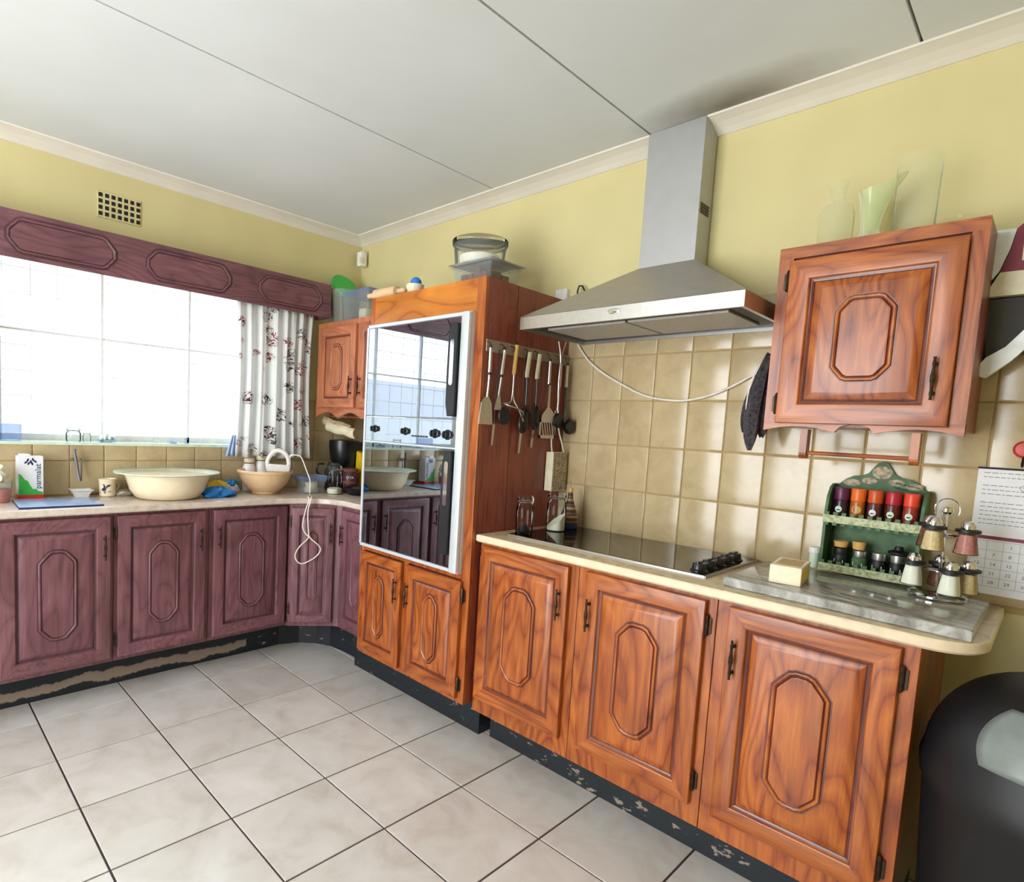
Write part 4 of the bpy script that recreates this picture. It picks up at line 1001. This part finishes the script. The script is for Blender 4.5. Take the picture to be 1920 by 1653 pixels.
def plate(pts, x0, x1, name, mat, par, b_=0): return MB().prism(pts, x0, x1, 'yz').build(name, mat, par)
# 1 turner
t_ = uthing('spatula', 'flat steel turner hanging leftmost on the utensil rail', -.562); uhandle(t_, -.560, 1.538, 1.636, 'steel')
MB().tube([(ux, -.560, 1.542), (ux, -.560, 1.532)], .0078, 10).build('collar', 'blackm', t_)
rod([(ux, -.560, 1.533), (ux, -.562, 1.49), (ux, -.566, 1.445)], .0045, 'neck', 'steel', t_)
plate([(-.573, 1.45), (-.559, 1.45), (-.538, 1.424), (-.528, 1.34), (-.606, 1.34), (-.598, 1.424)], ux-.0015, ux+.0015, 'blade', 'steel', t_)
# 2 whisk / masher with dark head
t_ = uthing('masher', 'steel-handled masher with round dark head, second from the left on the rail', -.486); uhandle(t_, -.478, 1.536, 1.638, 'steel', lean=-.010)
MB().tube([(ux, -.488, 1.540), (ux, -.488, 1.530)], .0078, 10).build('collar', 'blackm', t_)
rod([(ux, -.489, 1.531), (ux, -.494, 1.49), (ux, -.500, 1.455)], .0045, 'neck', 'steel', t_)
plate([(-.505, 1.46), (-.492, 1.46), (-.478, 1.40), (-.522, 1.40)], ux-.001, ux+.002, 'shoulder', 'steel', t_)
MB().lathe([(.0, -.010), (.028, -.008), (.036, 0), (.034, .006), (0, .008)], (ux, -.458, 1.378), 24, ax='x').build('head', 'blackm', t_, smooth=True)
# 3 wire masher with wooden handle
t_ = uthing('wire_masher', 'bent wire potato masher with pale wooden handle on the rail', -.418); uhandle(t_, -.405, 1.552, 1.668, 'gold', .0085, -.008)
rod([(ux, -.413, 1.552), (ux, -.413, 1.50), (ux, -.418, 1.448), (ux, -.432, 1.432), (ux, -.470, 1.430), (ux+.03, -.472, 1.42), (ux+.05, -.44, 1.41), (ux+.05, -.40, 1.395), (ux+.02, -.37, 1.38), (ux, -.350, 1.372)], .003, 'wire', 'steel', t_)
rod([(ux, -.413, 1.50), (ux, -.405, 1.448), (ux+.012, -.385, 1.41), (ux+.015, -.352, 1.362)], .003, 'wire', 'steel', t_)
# 4,5 white handled black spoons
for q, (y, lab, hz) in enumerate([(-.325, 'black slotted spoon with white handle, left of the pair in the middle of the rail', 1.365), (-.258, 'black serving spoon with white handle, right of the pair in the middle of the rail', 1.385)]):
    t_ = uthing('serving_spoon', lab, y)
    b = MB(); b.tube(smooth_pts([(ux, y+.006, 1.650), (ux, y+.006, 1.640), (ux, y+.001, 1.60), (ux, y-.004, 1.56), (ux, y-.003, 1.545)]), .0115, 12)
    for v in b.v: v.x = ux+(v.x-ux)*.55
    b.build('handle', 'offw', t_, smooth=True)
    rod([(ux, y-.002, 1.545), (ux, y, 1.49), (ux, y, 1.43)], .0042, 'neck', 'black', t_)
    P = ell(y-.004*(1-q)*2, hz, .028, .055, 22, .15 if q else -.1)
    rings = []
    b = MB(); 
    for s_, dx in ((1.0, 0), (.97, .003), (.7, -.006), (.35, -.010)):
        c_ = (sum(p[0] for p in P)/22, sum(p[1] for p in P)/22); rings.append([(ux+dx, c_[0]+(p[0]-c_[0])*s_, c_[1]+(p[1]-c_[1])*s_) for p in P])
    b.loops(rings, [0]*3, cap_last=True); b.loops([[(x-.003, y_, z_) for x, y_, z_ in r] for r in rings], [0]*3, cap_last=True); b.build('bowl', 'black', t_, smooth=True)
# 6 slotted turner
t_ = uthing('slotted_turner', 'slotted steel turner with square blade toward the wall end of the rail', -.178); uhandle(t_, -.176, 1.530, 1.628, 'steel')
MB().tube([(ux, -.175, 1.534), (ux, -.175, 1.524)], .0078, 10).build('collar', 'blackm', t_)
plate([(-.181, 1.526), (-.169, 1.526), (-.168, 1.43), (-.120, 1.395), (-.116, 1.375), (-.222, 1.375), (-.218, 1.395), (-.184, 1.43)], ux+.004, ux+.007, 'neck_plate', 'steel', t_)
b = MB(); ya, yb, za, zb = -.230, -.112, 1.295, 1.376
b.box(ux+.004, ux+.0065, ya, yb, zb-.012, zb); b.box(ux+.004, ux+.0065, ya, yb, za, za+.014); b.box(ux+.004, ux+.0065, ya, ya+.010, za, zb); b.box(ux+.004, ux+.0065, yb-.010, yb, za, zb)
for i in range(6):
    y0 = ya+.012+i*.017
    b.add([(ux+.004, y0, zb-.012), (ux+.004, y0+.006, zb-.012), (ux+.004, y0+.022, za+.014), (ux+.004, y0+.016, za+.014), (ux+.0065, y0, zb-.012), (ux+.0065, y0+.006, zb-.012), (ux+.0065, y0+.022, za+.014), (ux+.0065, y0+.016, za+.014)], [(0, 1, 2, 3), (4, 7, 6, 5), (1, 5, 6, 2), (0, 3, 7, 4)])
b.build('slotted_blade', 'steel', t_)
# 7, 8 ladles
for y, mt, lab, dz in [(-.098, 'steel', 'steel-handled black ladle beside the slotted turner', 0), (-.048, 'offw', 'white-handled black ladle at the wall end of the rail', -.005)]:
    t_ = uthing('ladle', lab, y); uhandle(t_, y, 1.528, 1.628+dz, mt, .0075)
    rod([(ux, y, 1.528), (ux, y, 1.46), (ux+(0 if mt == 'steel' else .012), y+.002, 1.40), (ux+(.002 if mt == 'steel' else .026), y+.002, 1.385+dz*3)], .0045, 'neck', 'steel' if mt == 'steel' else 'black', t_)
    MB().lathe([(.030, .012), (.034, .006), (.033, -.006), (.022, -.020), (0, -.024)][::-1], (ux+(.006 if mt == 'steel' else .030), y-.002+(0 if mt == 'steel' else .006), 1.376+dz*5), 24, ax='x', cap=True).build('ladle_bowl', 'black', t_, smooth=True)
# tongs
t_ = uthing('tongs', 'long crossed steel tongs hanging in front of the steel ladle', -.120)
rod([(ux+.012, -.142, 1.718), (ux+.012, -.120, 1.655), (ux+.012, -.112, 1.55), (ux+.012, -.118, 1.42)], .0032, 'arm', 'steel', t_)
rod([(ux+.012, -.086, 1.722), (ux+.012, -.112, 1.655), (ux+.012, -.122, 1.55), (ux+.012, -.112, 1.42)], .0032, 'arm', 'steel', t_)
# knives hanging behind
for (y, z0, z1, lab) in [(-.503, 1.255, 1.345, 'grey grater handle pointing down below the dark masher head'), (-.330, 1.225, 1.315, 'narrow steel skewer tip below the left white-handled spoon'), (-.248, 1.250, 1.330, 'short steel blade hanging below the right white-handled spoon')]:
    t_ = thing('hanging_blade', lab, 'utensil', (PX+.008, y, z0))
    plate([(y-.004, z0), (y+.006, z0+.004), (y+.014, z1), (y, z1)], PX+.006, PX+.008, 'blade', 'steel', t_)
    MB().tube([(PX+.008, y+.008, z1-.002), (PX+.008, y+.012, 1.64)], .003, 6).build('shank', 'blackm', t_)
# hanging box with strings
t_ = thing('match_box_holder', 'white floral-printed holder hanging by strings in the corner by the hob', 'holder', (1.68, -.07, 1.06))
MB().box(1.652, 1.690, -.128, -.020, 1.062, 1.236, b=.001).build('holder_body', 'offw', t_)
MB().box(1.690, 1.692, -.125, -.022, 1.065, 1.234).build('floral_face', 'flower', t_)
for P in ([(1.675, -.118, 1.236), (1.672, -.124, 1.28), (1.672, -.118, 1.34), (1.672, -.11, 1.42)], [(1.69, -.050, 1.236), (1.69, -.072, 1.28), (1.685, -.095, 1.34), (1.68, -.10, 1.42)]): rod(P, .003, 'string', 'cordw', t_)

# ---- hob
hb = thing('hob', 'black ceramic glass hob set into the worktop with five knobs', 'hob', (2.13, -.24, .9))
MB().box(1.735, 2.528, -.462, -.022, .9005, .9085, b=.002).build('glass_top', 'hob', hb)
for x0_, x1_, y0_, y1_ in [(1.733, 2.530, -.465, -.462), (1.733, 2.530, -.022, -.019), (1.731, 1.735, -.465, -.019), (2.528, 2.532, -.465, -.019)]: MB().box(x0_, x1_, y0_, y1_, .9005, .9075).build('rim', 'steel', hb)
for i in range(5):
    y = -.405+i*.073
    k_ = MB().lathe([(.027, 0), (.027, .003), (.022, .006), (.020, .022), (.018, .025), (0, .025)], (2.486, y, .9085), 22); k_.box(2.482, 2.490, y-.019, y+.019, .930, .938, b=.002)
    k_.build('knob', 'black', hb, smooth=True)
HT = .9088
glassjar('clip_jar', 'tall clear clip-top jar at the near left corner of the hob', 1.772, -.405, HT, .036, .155, ('blackm', [(.02, 0), (.03, .01), (.012, .03), (0, .04)]), clip=True)
t_ = glassjar('clip_jar', 'clip-top jar with a slope of white sugar on the hob', 1.790, -.215, HT, .041, .165, None)
b = MB(); r = .037; n = 24; vs = []
for k_ in range(2):
    for i in range(n):
        a = 2*PI*i/n; h = 0 if k_ == 0 else .008+.030*(1+math.cos(a-.9))
        vs.append((1.790+r*math.cos(a), -.215+r*math.sin(a), HT+.004+h))
b.add(vs, [tuple(range(n))[::-1], tuple(range(n, 2*n))]+[(i, (i+1) % n, (i+1) % n+n, i+n) for i in range(n)]); b.build('sugar', 'powder', t_, smooth=True, sharp=.8)
t_ = thing('striped_bottle', 'brown and navy striped conical bottle at the back of the hob', 'bottle', (1.780, -.105, HT))
MB().lathe([(.030, 0), (.037, .004), (.037, .060), (.034, .064), (.026, .088), (.020, .105), (.013, .125), (.010, .155), (.012, .158)], (1.780, -.105, HT), 28).build('bottle_body', 'stripe', t_, smooth=True)
MB().lathe([(.0375, .002), (.0378, .004), (.0378, .024), (.0375, .026)], (1.780, -.105, HT), 28, cap=False).build('navy_band', 'inkb', t_, smooth=True)
MB().lathe([(.009, .156), (.010, .162), (.009, .176), (0, .178)], (1.780, -.105, HT), 14).build('stopper', 'gold', t_, smooth=True)
MB().tube([(1.780, -.105, HT+.176), (1.776, -.108, HT+.215)], .0018, 6).build('spout', 'chrome', t_)

# ---- right end of the worktop
P = [(2.600, -.505), (3.150, -.528), (3.153, -.135), (2.596, -.118)]
slab(P, .9005, .929, 'marble_board', ['marble', 'marble'], bev=.004, label='grey veined marble pastry slab on the end of the worktop', cat='board')
MT = .9295
t_ = thing('butter_block', 'foil-wrapped yellow butter block on the front left of the marble slab', 'butter', (2.735, -.375, MT), rz=.12)
MB().box(-.040, .040, -.075, .075, 0, .052, b=.003).build('block', 'enamel', t_, world=False)
b = MB(); b.add([(-.038, -.0755, .050), (.038, -.0755, .050), (0, -.0765, .018)], [(0, 1, 2)]); b.build('folded_flap', 'offw', t_, world=False)
MB().box(-.030, .030, -.055, .055, .0520, .0526).build('label_print', 'spice', t_, world=False)
MB().box(.0402, .0408, -.060, .060, .010, .042).build('side_print', 'yellow', t_, world=False)
t_ = thing('mint_tube', 'small pale green tube standing left of the spice rack', 'tube', (2.722, -.085, MT))
MB().lathe([(.014, 0), (.0145, .002), (.0145, .046), (.013, .048)], (2.722, -.085, MT), 20).build('tube_body', 'mint', t_, smooth=True)
MB().lathe([(.017, .047), (.0175, .052), (.017, .064), (.015, .066), (0, .066)], (2.722, -.085, MT), 20).build('cap', 'white', t_, smooth=True)
# spice rack
sr = thing('spice_rack', 'green painted two-tier spice rack with rose decoration on the marble slab', 'rack', (2.865, -.065, MT))
RX0, RX1 = 2.742, 2.990
P = [(RX0, MT), (RX1, MT), (RX1, 1.200)]
crest = [(0, 0), (.05, .004), (.12, .022), (.20, .034), (.30, .038), (.36, .046), (.41, .066), (.45, .080), (.50, .084)]
for u, h in crest[1:]: P.append((RX1-(RX1-RX0)*u, 1.200+h))
for u, h in crest[-2::-1]: P.append((RX0+(RX1-RX0)*u, 1.200+h))
MB().prism(P, -.012, -.022, 'xz').build('backboard', 'rack', sr)
for x in (RX0, RX1-.008):
    MB().prism([(-.022, MT), (-.022, 1.205), (-.045, 1.205), (-.075, 1.195), (-.100, 1.165), (-.110, 1.12), (-.112, MT)], x, x+.008, 'yz').build('side_board', 'rack', sr)
for z in (.934, 1.088): MB().box(RX0+.008, RX1-.008, -.112, -.022, z, z+.007).build('shelf', 'rack', sr)
for z in (.931, 1.085):
    MB().box(RX0, RX1, -.120, -.1125, z, z+.024, b=.001).build('front_rail', 'rackp', sr)
    b = MB()
    for i in range(11):
        x = RX0+.010+i*.0226
        b.box(x-.006, x+.006, -.119, -.1135, z+.024, z+.034)
        if z > 1: b.box(x-.006, x+.006, -.119, -.1135, z-.008, z)
    b.build('picket_edge', 'rack', sr, kind='stuff')
for cx, cz, a, b_ in [(2.866, 1.250, .026, .020), (2.835, 1.222, .020, .010), (2.905, 1.222, .020, .010), (2.790, 1.212, .024, .011), (2.950, 1.214, .022, .009)]:
    MB().prism(ell(cx, cz, a, b_, 14), -.0222, -.0232, 'xz').build('rose_print', 'flower', sr)
t_ = thing('glass_tube', 'small empty clear tube lying in the crest of the spice rack', 'tube', (2.94, -.04, 1.2))
MB().tube([(2.905, -.045, 1.216), (2.965, -.045, 1.204)], .009, 12).build('tube_wall', 'glass', t_, smooth=True)
capc = [('5a1848', '2e1428', 'dark purple-capped spice jar, first from the left on the upper tier'), ('e86a1c', 'b8621c', 'orange-capped orange spice jar, second from the left on the upper tier'), ('c8541c', '5c2428', 'rust-capped dark red spice jar in the middle of the upper tier'), ('b01c30', '5c2018', 'crimson-capped spice jar, fourth from the left on the upper tier'), ('e8452c', 'a03428', 'bright red-capped spice jar at the right end of the upper tier')]
for i, (c1, c2, lab) in enumerate(capc):
    x = 2.7765+i*.0445; y = -.070; z = 1.0955
    mc = plain('spice_cap_%d' % i, c1, .35); mb = plain('spice_body_%d' % i, c2, .25, var=.25, scale=90)
    t_ = thing('spice_jar', lab, 'jar', (x, y, z), 'coloured spice jars in the rack')
    MB().lathe([(.018, 0), (.0195, .002), (.0195, .058), (.018, .062)], (x, y, z), 22).build('jar_body', mb, t_, smooth=True)
    MB().lathe([(.0195, .062), (.0200, .064), (.0200, .098), (.0185, .101), (0, .101)], (x, y, z), 22).build('cap', mc, t_, smooth=True)
    if i != 1:
        bentprint([ell(-.002, .032, .0095, .010, 14)], 'mint' if i != 2 else 'paper', t_, .0197, -PI/2, 0, 'round_label')
        bentprint([ell(-.002, .030, .0060, .0020, 8)], 'inkk', t_, .0200, -PI/2, 0, 'label_writing')
        bentprint([[(-.014, .004), (.012, .004), (.012, .016), (-.014, .016)]], 'spice', t_, .0197, -PI/2, 0, 'lower_label')
    else:
        bentprint([ell(.001, .036, .013, .012, 14)], 'gold', t_, .0197, -PI/2, 0, 'lower_label')
low = [(2.792, .044, 'dark round spice pot with black lid, first from the left on the lower tier', 'blackm'), (2.842, .050, 'short spice pot with silver lid and white band, second on the lower tier', 'steel'), (2.892, .052, 'short spice pot with silver lid in the middle of the lower tier', 'steel'), (2.938, .050, 'short spice pot with silver lid beside the condiment carousel', 'steel')]
for i, (x, h, lab, lm) in enumerate(low):
    y = -.078; z = .9415
    t_ = thing('spice_pot', lab, 'jar', (x, y, z), 'small pots on the lower tier')
    MB().lathe([(.018, 0), (.020, .003), (.020, .036), (.017, .044)], (x, y, z), 20).build('pot_body', 'rack' if i == 1 else 'blackm', t_, smooth=True)
    MB().lathe([(.019, .044), (.0195, .046), (.0195, .060+.002*i), (.018, .064), (0, .064)], (x, y, z), 20).build('lid', lm, t_, smooth=True)
    bentprint([[(-.014, .016), (.012, .014), (.012, .026), (-.014, .028)]], 'paper', t_, .0202, -PI/2, 0, 'label')
t_ = thing('cork', 'yellow cork lid lying on the second spice pot', 'lid', (2.838, -.078, 1.008))
MB().lathe([(.016, 0), (.019, .024), (0, .025)], (2.838, -.078, 1.0085), 16).build('cork_body', 'gold', t_, smooth=True)
t_ = thing('tart_tin', 'small yellow-lined tin tilted on the first spice pot', 'tin', (2.790, -.078, 1.008))
MB().lathe([(.017, 0), (.021, .018), (.019, .018), (0, .004)], (2.790, -.078, 1.0085), 16).build('tin_body', 'gold', t_, smooth=True)
t_ = thing('black_lid', 'black domed lid resting on the fourth spice pot', 'lid', (2.938, -.078, 1.012))
MB().lathe([(.026, 0), (.027, .006), (.012, .012), (.010, .022), (0, .023)], (2.938, -.078, 1.0125), 20).build('lid_body', 'blackm', t_, smooth=True)
# carousel
KX, KY = 3.050, -.205
ca = thing('spice_carousel', 'chrome revolving condiment stand in front of the calendar', 'stand', (KX, KY, MT))
MB().lathe([(.060, 0), (.064, .003), (.064, .008), (.058, .012), (.02, .014), (0, .014)], (KX, KY, MT), 40).build('base', 'chrome', ca, smooth=True)
MB().tube([(KX, KY, MT+.012), (KX, KY, 1.175)], .003, 8).build('post', 'chrome', ca, smooth=True)
for z in (1.005, 1.100):
    MB().tube([(KX+.034*math.cos(a), KY+.034*math.sin(a), z) for a in [2*PI*i/24 for i in range(24)]], .002, 6, closed=True).build('ring', 'chrome', ca, smooth=True)
    for q in range(4):
        a = q*PI/2+.4; MB().tube([(KX, KY, z), (KX+.034*math.cos(a), KY+.034*math.sin(a), z)], .0016, 6).build('spoke', 'chrome', ca)
MB().tube([(KX+.030*math.cos(a)*.9, KY, 1.170+.030*math.sin(a)) for a in [PI*i/14 for i in range(-2, 17)]], .002, 6).build('carry_ring', 'chrome', ca, smooth=True)
MB().lathe([(.010, 0), (.014, .006), (.012, .016), (0, .020)], (KX, KY, 1.158), 16).build('finial', 'chrome', ca, smooth=True)
def condiment(x, y, z, mt, lab):
    t_ = thing('condiment_jar', lab, 'jar', (x, y, z), 'cone jars on the revolving stand')
    MB().lathe([(.026, 0), (.0265, .002), (.018, .056)], (x, y, z), 24).build('jar_glass', 'glass', t_, smooth=True)
    MB().lathe([(.0245, 0), (.0175, .050), (0, .051)], (x, y, z+.0015), 20).build('contents', mt, t_, smooth=True)
    MB().lathe([(.020, .056), (.027, .058), (.027, .065), (.018, .067)], (x, y, z), 24).build('collar', 'blackm', t_, smooth=True)
    MB().lathe([(.016, .067), (.016, .076), (.010, .086), (0, .088)], (x, y, z), 20).build('cap', 'chrome', t_, smooth=True)
R_ = .050
for a, z, mt, lab in [(-112, 1.062, 'spice', 'upper condiment jar of yellow spice facing the front of the stand'), (-5, 1.058, 'spice2', 'upper condiment jar of pink spice in front of the calendar'), (140, 1.060, 'choc', 'upper condiment jar of dark spice behind the yellow one'),
                      (188, .955, 'powder', 'lower condiment jar of white powder nearest the spice rack'), (-62, .950, 'powder', 'lower condiment jar of white powder at the front right of the stand'), (8, .953, 'spice', 'lower condiment jar of beige spice at the calendar side'), (95, .953, 'choc', 'lower condiment jar of dark spice at the back of the stand')]:
    condiment(KX+R_*math.cos(math.radians(a))*(1.15 if z < 1 else .95), KY+R_*math.sin(math.radians(a)), z, mt, lab)
# calendar
cl = thing('wall_calendar', 'white paper calendar with a printed upper page on the tiles', 'calendar', (3.20, -.012, 1.1))
MB().box(3.087, 3.330, -.011, -.008, 1.094, 1.284).build('upper_page', 'paper', cl)
MB().box(3.088, 3.330, -.0105, -.008, .928, 1.086).build('date_page', 'paper', cl)
MB().box(3.088, 3.330, -.0125, -.008, 1.085, 1.0945).build('binding_strip', 'maroon', cl)
MB().box(3.086, 3.330, -.0125, -.008, 1.283, 1.288).build('top_strip', 'inkk', cl)
RW = (PI/2, 0, 0)
days = [[None, None, 1, 2, 3, 4, 5], [6, 7, 8, 9, 10, 11, 12], [13, 14, 15, 16, 17, 18, 19], [20, 21, 22, 23, 24, 25, 26], [27, 28, 29, 30, 31, None, None]]
for r, row in enumerate(days):
    body = row
    for c_, d in enumerate(row):
        if d: text(str(d), .013, 'ink', cl, (3.108+c_*.034, -.0107, 1.066-r*.026), RW, 'date_number', .0002)
b = MB()
for r in range(6): b.box(3.092, 3.326, -.0108, -.0104, 1.0798-r*.026, 1.0804-r*.026)
for c_ in range(8): b.box(3.0915+c_*.034, 3.0921+c_*.034, -.0108, -.0104, .950, 1.080)
b.build('grid_lines', 'ink', cl)
b = MB(); random.seed(2)
for r in range(13):
    if r in (2, 6): continue
    x = 3.100; z = 1.272-r*.012
    while x < (3.19 if r < 8 else 3.30):
        l_ = random.uniform(.004, .014); b.box(x, x+l_, -.0114, -.011, z, z+.0016); x += l_+.003
b.build('printed_lines', 'ink', cl); random.seed(7)
MB().tube([(3.205+.022*math.cos(a)+.006*math.cos(3*a), -.0112, 1.235+.018*math.sin(a)) for a in [2*PI*i/24 for i in range(24)]], .0006, 4, closed=True).build('printed_drawing', 'ink', cl)
# red hook above the calendar
t_ = thing('red_hook', 'red plastic hook on the tiles above the calendar', 'hook', (3.175, -.01, 1.335))
MB().lathe([(.024, -.008), (.024, -.018), (.018, -.026), (0, -.027)], (3.176, 0, 1.342), 20, ax='y').build('hook_disc', 'red', t_, smooth=True)
MB().tube(smooth_pts([(3.176, -.02, 1.32), (3.176, -.03, 1.300), (3.176, -.040, 1.296), (3.176, -.046, 1.306)]), .003, 8).build('hook_prong', 'blackm', t_, smooth=True)
# wall kitchen scale
ks = thing('wall_scale', 'ivory wall kitchen scale with maroon dial band and folded smoky bowl', 'scale', (3.18, -.05, 1.72))
P = [(3.040, 1.745), (3.060, 1.780), (3.082, 1.815), (3.098, 1.870), (3.106, 1.918), (3.106, 1.924), (3.034, 1.926)]
MB().prism(P, -.090, -.012, 'xz').build('side_housing', 'enamelw', ks)
MB().prism([(3.083, 1.812), (3.098, 1.865), (3.108, 1.925), (3.125, 1.942), (3.34, 1.945), (3.34, 1.812)], -.088, -.012, 'xz').build('dial_band', 'maroon', ks)
MB().box(3.124, 3.300, -.0905, -.0875, 1.838, 1.925, b=.001).build('dial_window', 'offw', ks)
MB().prism([(3.062, 1.750), (3.068, 1.775), (3.085, 1.812), (3.34, 1.812), (3.34, 1.750)], -.092, -.012, 'xz').build('lower_housing', 'offw', ks)
MB().box(3.050, 3.066, -.100, -.088, 1.825, 1.885, b=.005).build('knob', 'offw', ks, smooth=True)
b = MB(); rg = lambda k_, y: [(3.045+k_, y, 1.745), (3.34, y, 1.745), (3.34, y, 1.60+k_), (3.12, y, 1.60+k_), (3.065+k_, y, 1.575+k_)]
b.loops([rg(0, -.012), rg(0, -.060), rg(.012, -.075)], [0, 0], cap_first=True, cap_last=True); b.build('folded_bowl', 'smoke', ks)
b = MB(); P = [(3.070, 1.535), (3.082, 1.530), (3.130, 1.575), (3.20, 1.665), (3.34, 1.79), (3.34, 1.83), (3.18, 1.70), (3.115, 1.612), (3.078, 1.585), (3.066, 1.565)]
b.prism(P, -.100, -.082, 'xz'); b.build('strap_handle', 'enamelw', ks)
# oven mitt
t_ = thing('oven_mitt', 'dark striped oven mitt hanging from a cord beside the wall cupboard', 'oven mitt', (2.545, -.11, 1.6))
for q, (x0, dy, zt, zb, wd, mt) in enumerate([(2.530, -.16, 1.615, 1.300, .060, 'cloth'), (2.560, -.125, 1.60, 1.345, .060, 'cloth'), (2.512, -.14, 1.56, 1.36, .030, 'cloth')]):
    rings = []
    for j in range(15):
        v = j/14; w_ = wd*(.10+.75*math.sin(PI*min(1, v*.80+.06))**.8)*(1 if v < .9 else 1-(v-.9)*6); z = zt-(zt-zb)*v; cx = x0-.020*math.sin(PI*v*.8)+(.018*(1-v))-.008*q*v
        rings.append([(cx+w_/2*math.cos(a), dy+.030*math.sin(a)*(.3+.7*math.sin(PI*v))+.003*math.sin(a*5+q), z+.006*math.sin(a*3)) for a in [2*PI*i/16 for i in range(16)]])
    MB().loops(rings, [0]*14, cap_first=True, cap_last=True).build('mitt_layer', mt, t_, smooth=True)
MB().tube(smooth_pts([(2.526, -.190, 1.57), (2.506, -.182, 1.50), (2.500, -.176, 1.43), (2.514, -.172, 1.36)]), .0022, 6).build('piping', 'paper', t_, smooth=True)
MB().tube(smooth_pts([(2.550, -.15, 1.60), (2.555, -.14, 1.66), (2.572, -.13, 1.700), (2.583, -.12, 1.706)]), .002, 6).build('hanging_cord', 'offw', t_, smooth=True)
MB().tube([(2.5845, -.12, 1.704), (2.576, -.12, 1.704), (2.572, -.12, 1.712)], .003, 6).build('hook', 'brass', t_)
# glassware on top of the wall cupboard
GZ = 1.9205
def gl_th(nm, lab, x, y, prof, mt, cat='vase'):
    t_ = thing(nm, lab, cat, (x, y, GZ)); MB().lathe(prof, (x, y, GZ), 36, cap=False).build('glass_wall', mt, t_, smooth=True)
    MB().lathe([(prof[0][0], 0), (prof[0][0]*.9, .005), (0, .005)], (x, y, GZ), 36).build('foot', mt, t_, smooth=True); return t_
M['vaseg'] = glass('thin_clear_vase_glass', 'fafcf8', .06, .15, ('f4f4e8', .08))
gl_th('bottle_vase', 'clear bottle-shaped glass vase, leftmost on the wall cupboard', 2.692, -.13, [(.042, 0), (.046, .01), (.050, .06), (.050, .115), (.042, .138), (.026, .150), (.021, .165), (.022, .19), (.030, .208)], 'vaseg')
t_ = thing('jug_vase', 'milky green glass jug vase with long pouring lip on the wall cupboard', 'vase', (2.795, -.13, GZ))
rings = []
for r, h in [(.044, 0), (.043, .013), (.029, .036), (.025, .05), (.027, .08), (.030, .112), (.034, .145), (.040, .165)]:
    ring = []
    for i in range(32):
        a = 2*PI*i/32; k_ = max(0, math.cos(a)); e = (h/.165)**3
        ring.append((2.785+(r+e*k_**3*.040)*math.cos(a), -.13+r*math.sin(a), GZ+h+e*(k_**4*.035-.004*math.sin(a*2))))
    rings.append(ring)
b = MB(); b.loops(rings, [0]*7, cap_first=True); b.build('jug_body', 'jugm', t_, smooth=True)
gl_th('cylinder_vase', 'tall clear cylinder vase on the wall cupboard, right of the jug', 2.893, -.15, [(.046, 0), (.048, .004), (.050, .12), (.052, .225)], 'vaseg')
gl_th('glass_bowl', 'low clear glass bowl on the wall cupboard behind the cylinder vase', 2.998, -.10, [(.02, 0), (.04, .015), (.052, .035), (.054, .045)], 'glass', 'bowl')
# bin
bn = thing('pedal_bin', 'large black bin with domed lid and grey swing flap beside the cabinets', 'bin', (3.325, -.42, 0))
BX, BY = 3.325, -.42
MB().lathe([(.205, .0), (.212, .01), (.240, .55), (.246, .56), (.246, .585), (.240, .59)], (BX, BY, 0), 56).build('bin_body', 'blackm', bn, smooth=True)
dm = [(.248, .578), (.250, .60)]+[(.245*math.cos(a)**.75, .60+.235*math.sin(a)) for a in [PI/2*i/14 for i in range(1, 14)]]+[(0, .836)]
MB().lathe(dm, (BX, BY, 0), 56).build('domed_lid', 'blackm', bn, smooth=True)
rings = []
def dome(az, el, off):
    r = (.245+off)*math.cos(el)**.75; return (BX+r*math.cos(az), BY+r*math.sin(az), .60+(.235+off)*math.sin(el))
for j in range(13):
    el = .30+.62*j/12; half = .80-.10*(abs(j-6)/6)**2
    rings.append([dome(-PI/2+.12-half+2*half*i/20, el, .004) for i in range(21)])
vs = [p for r in rings for p in r]; fs = [(j*21+i, j*21+i+1, (j+1)*21+i+1, (j+1)*21+i) for j in range(12) for i in range(20)]
o = MB().add(vs, fs).build('swing_flap', 'coolgrey', bn, smooth=True, recalc=False, sharp=3); md = o.modifiers.new('s', 'SOLIDIFY'); md.thickness = .004; md.offset = 0
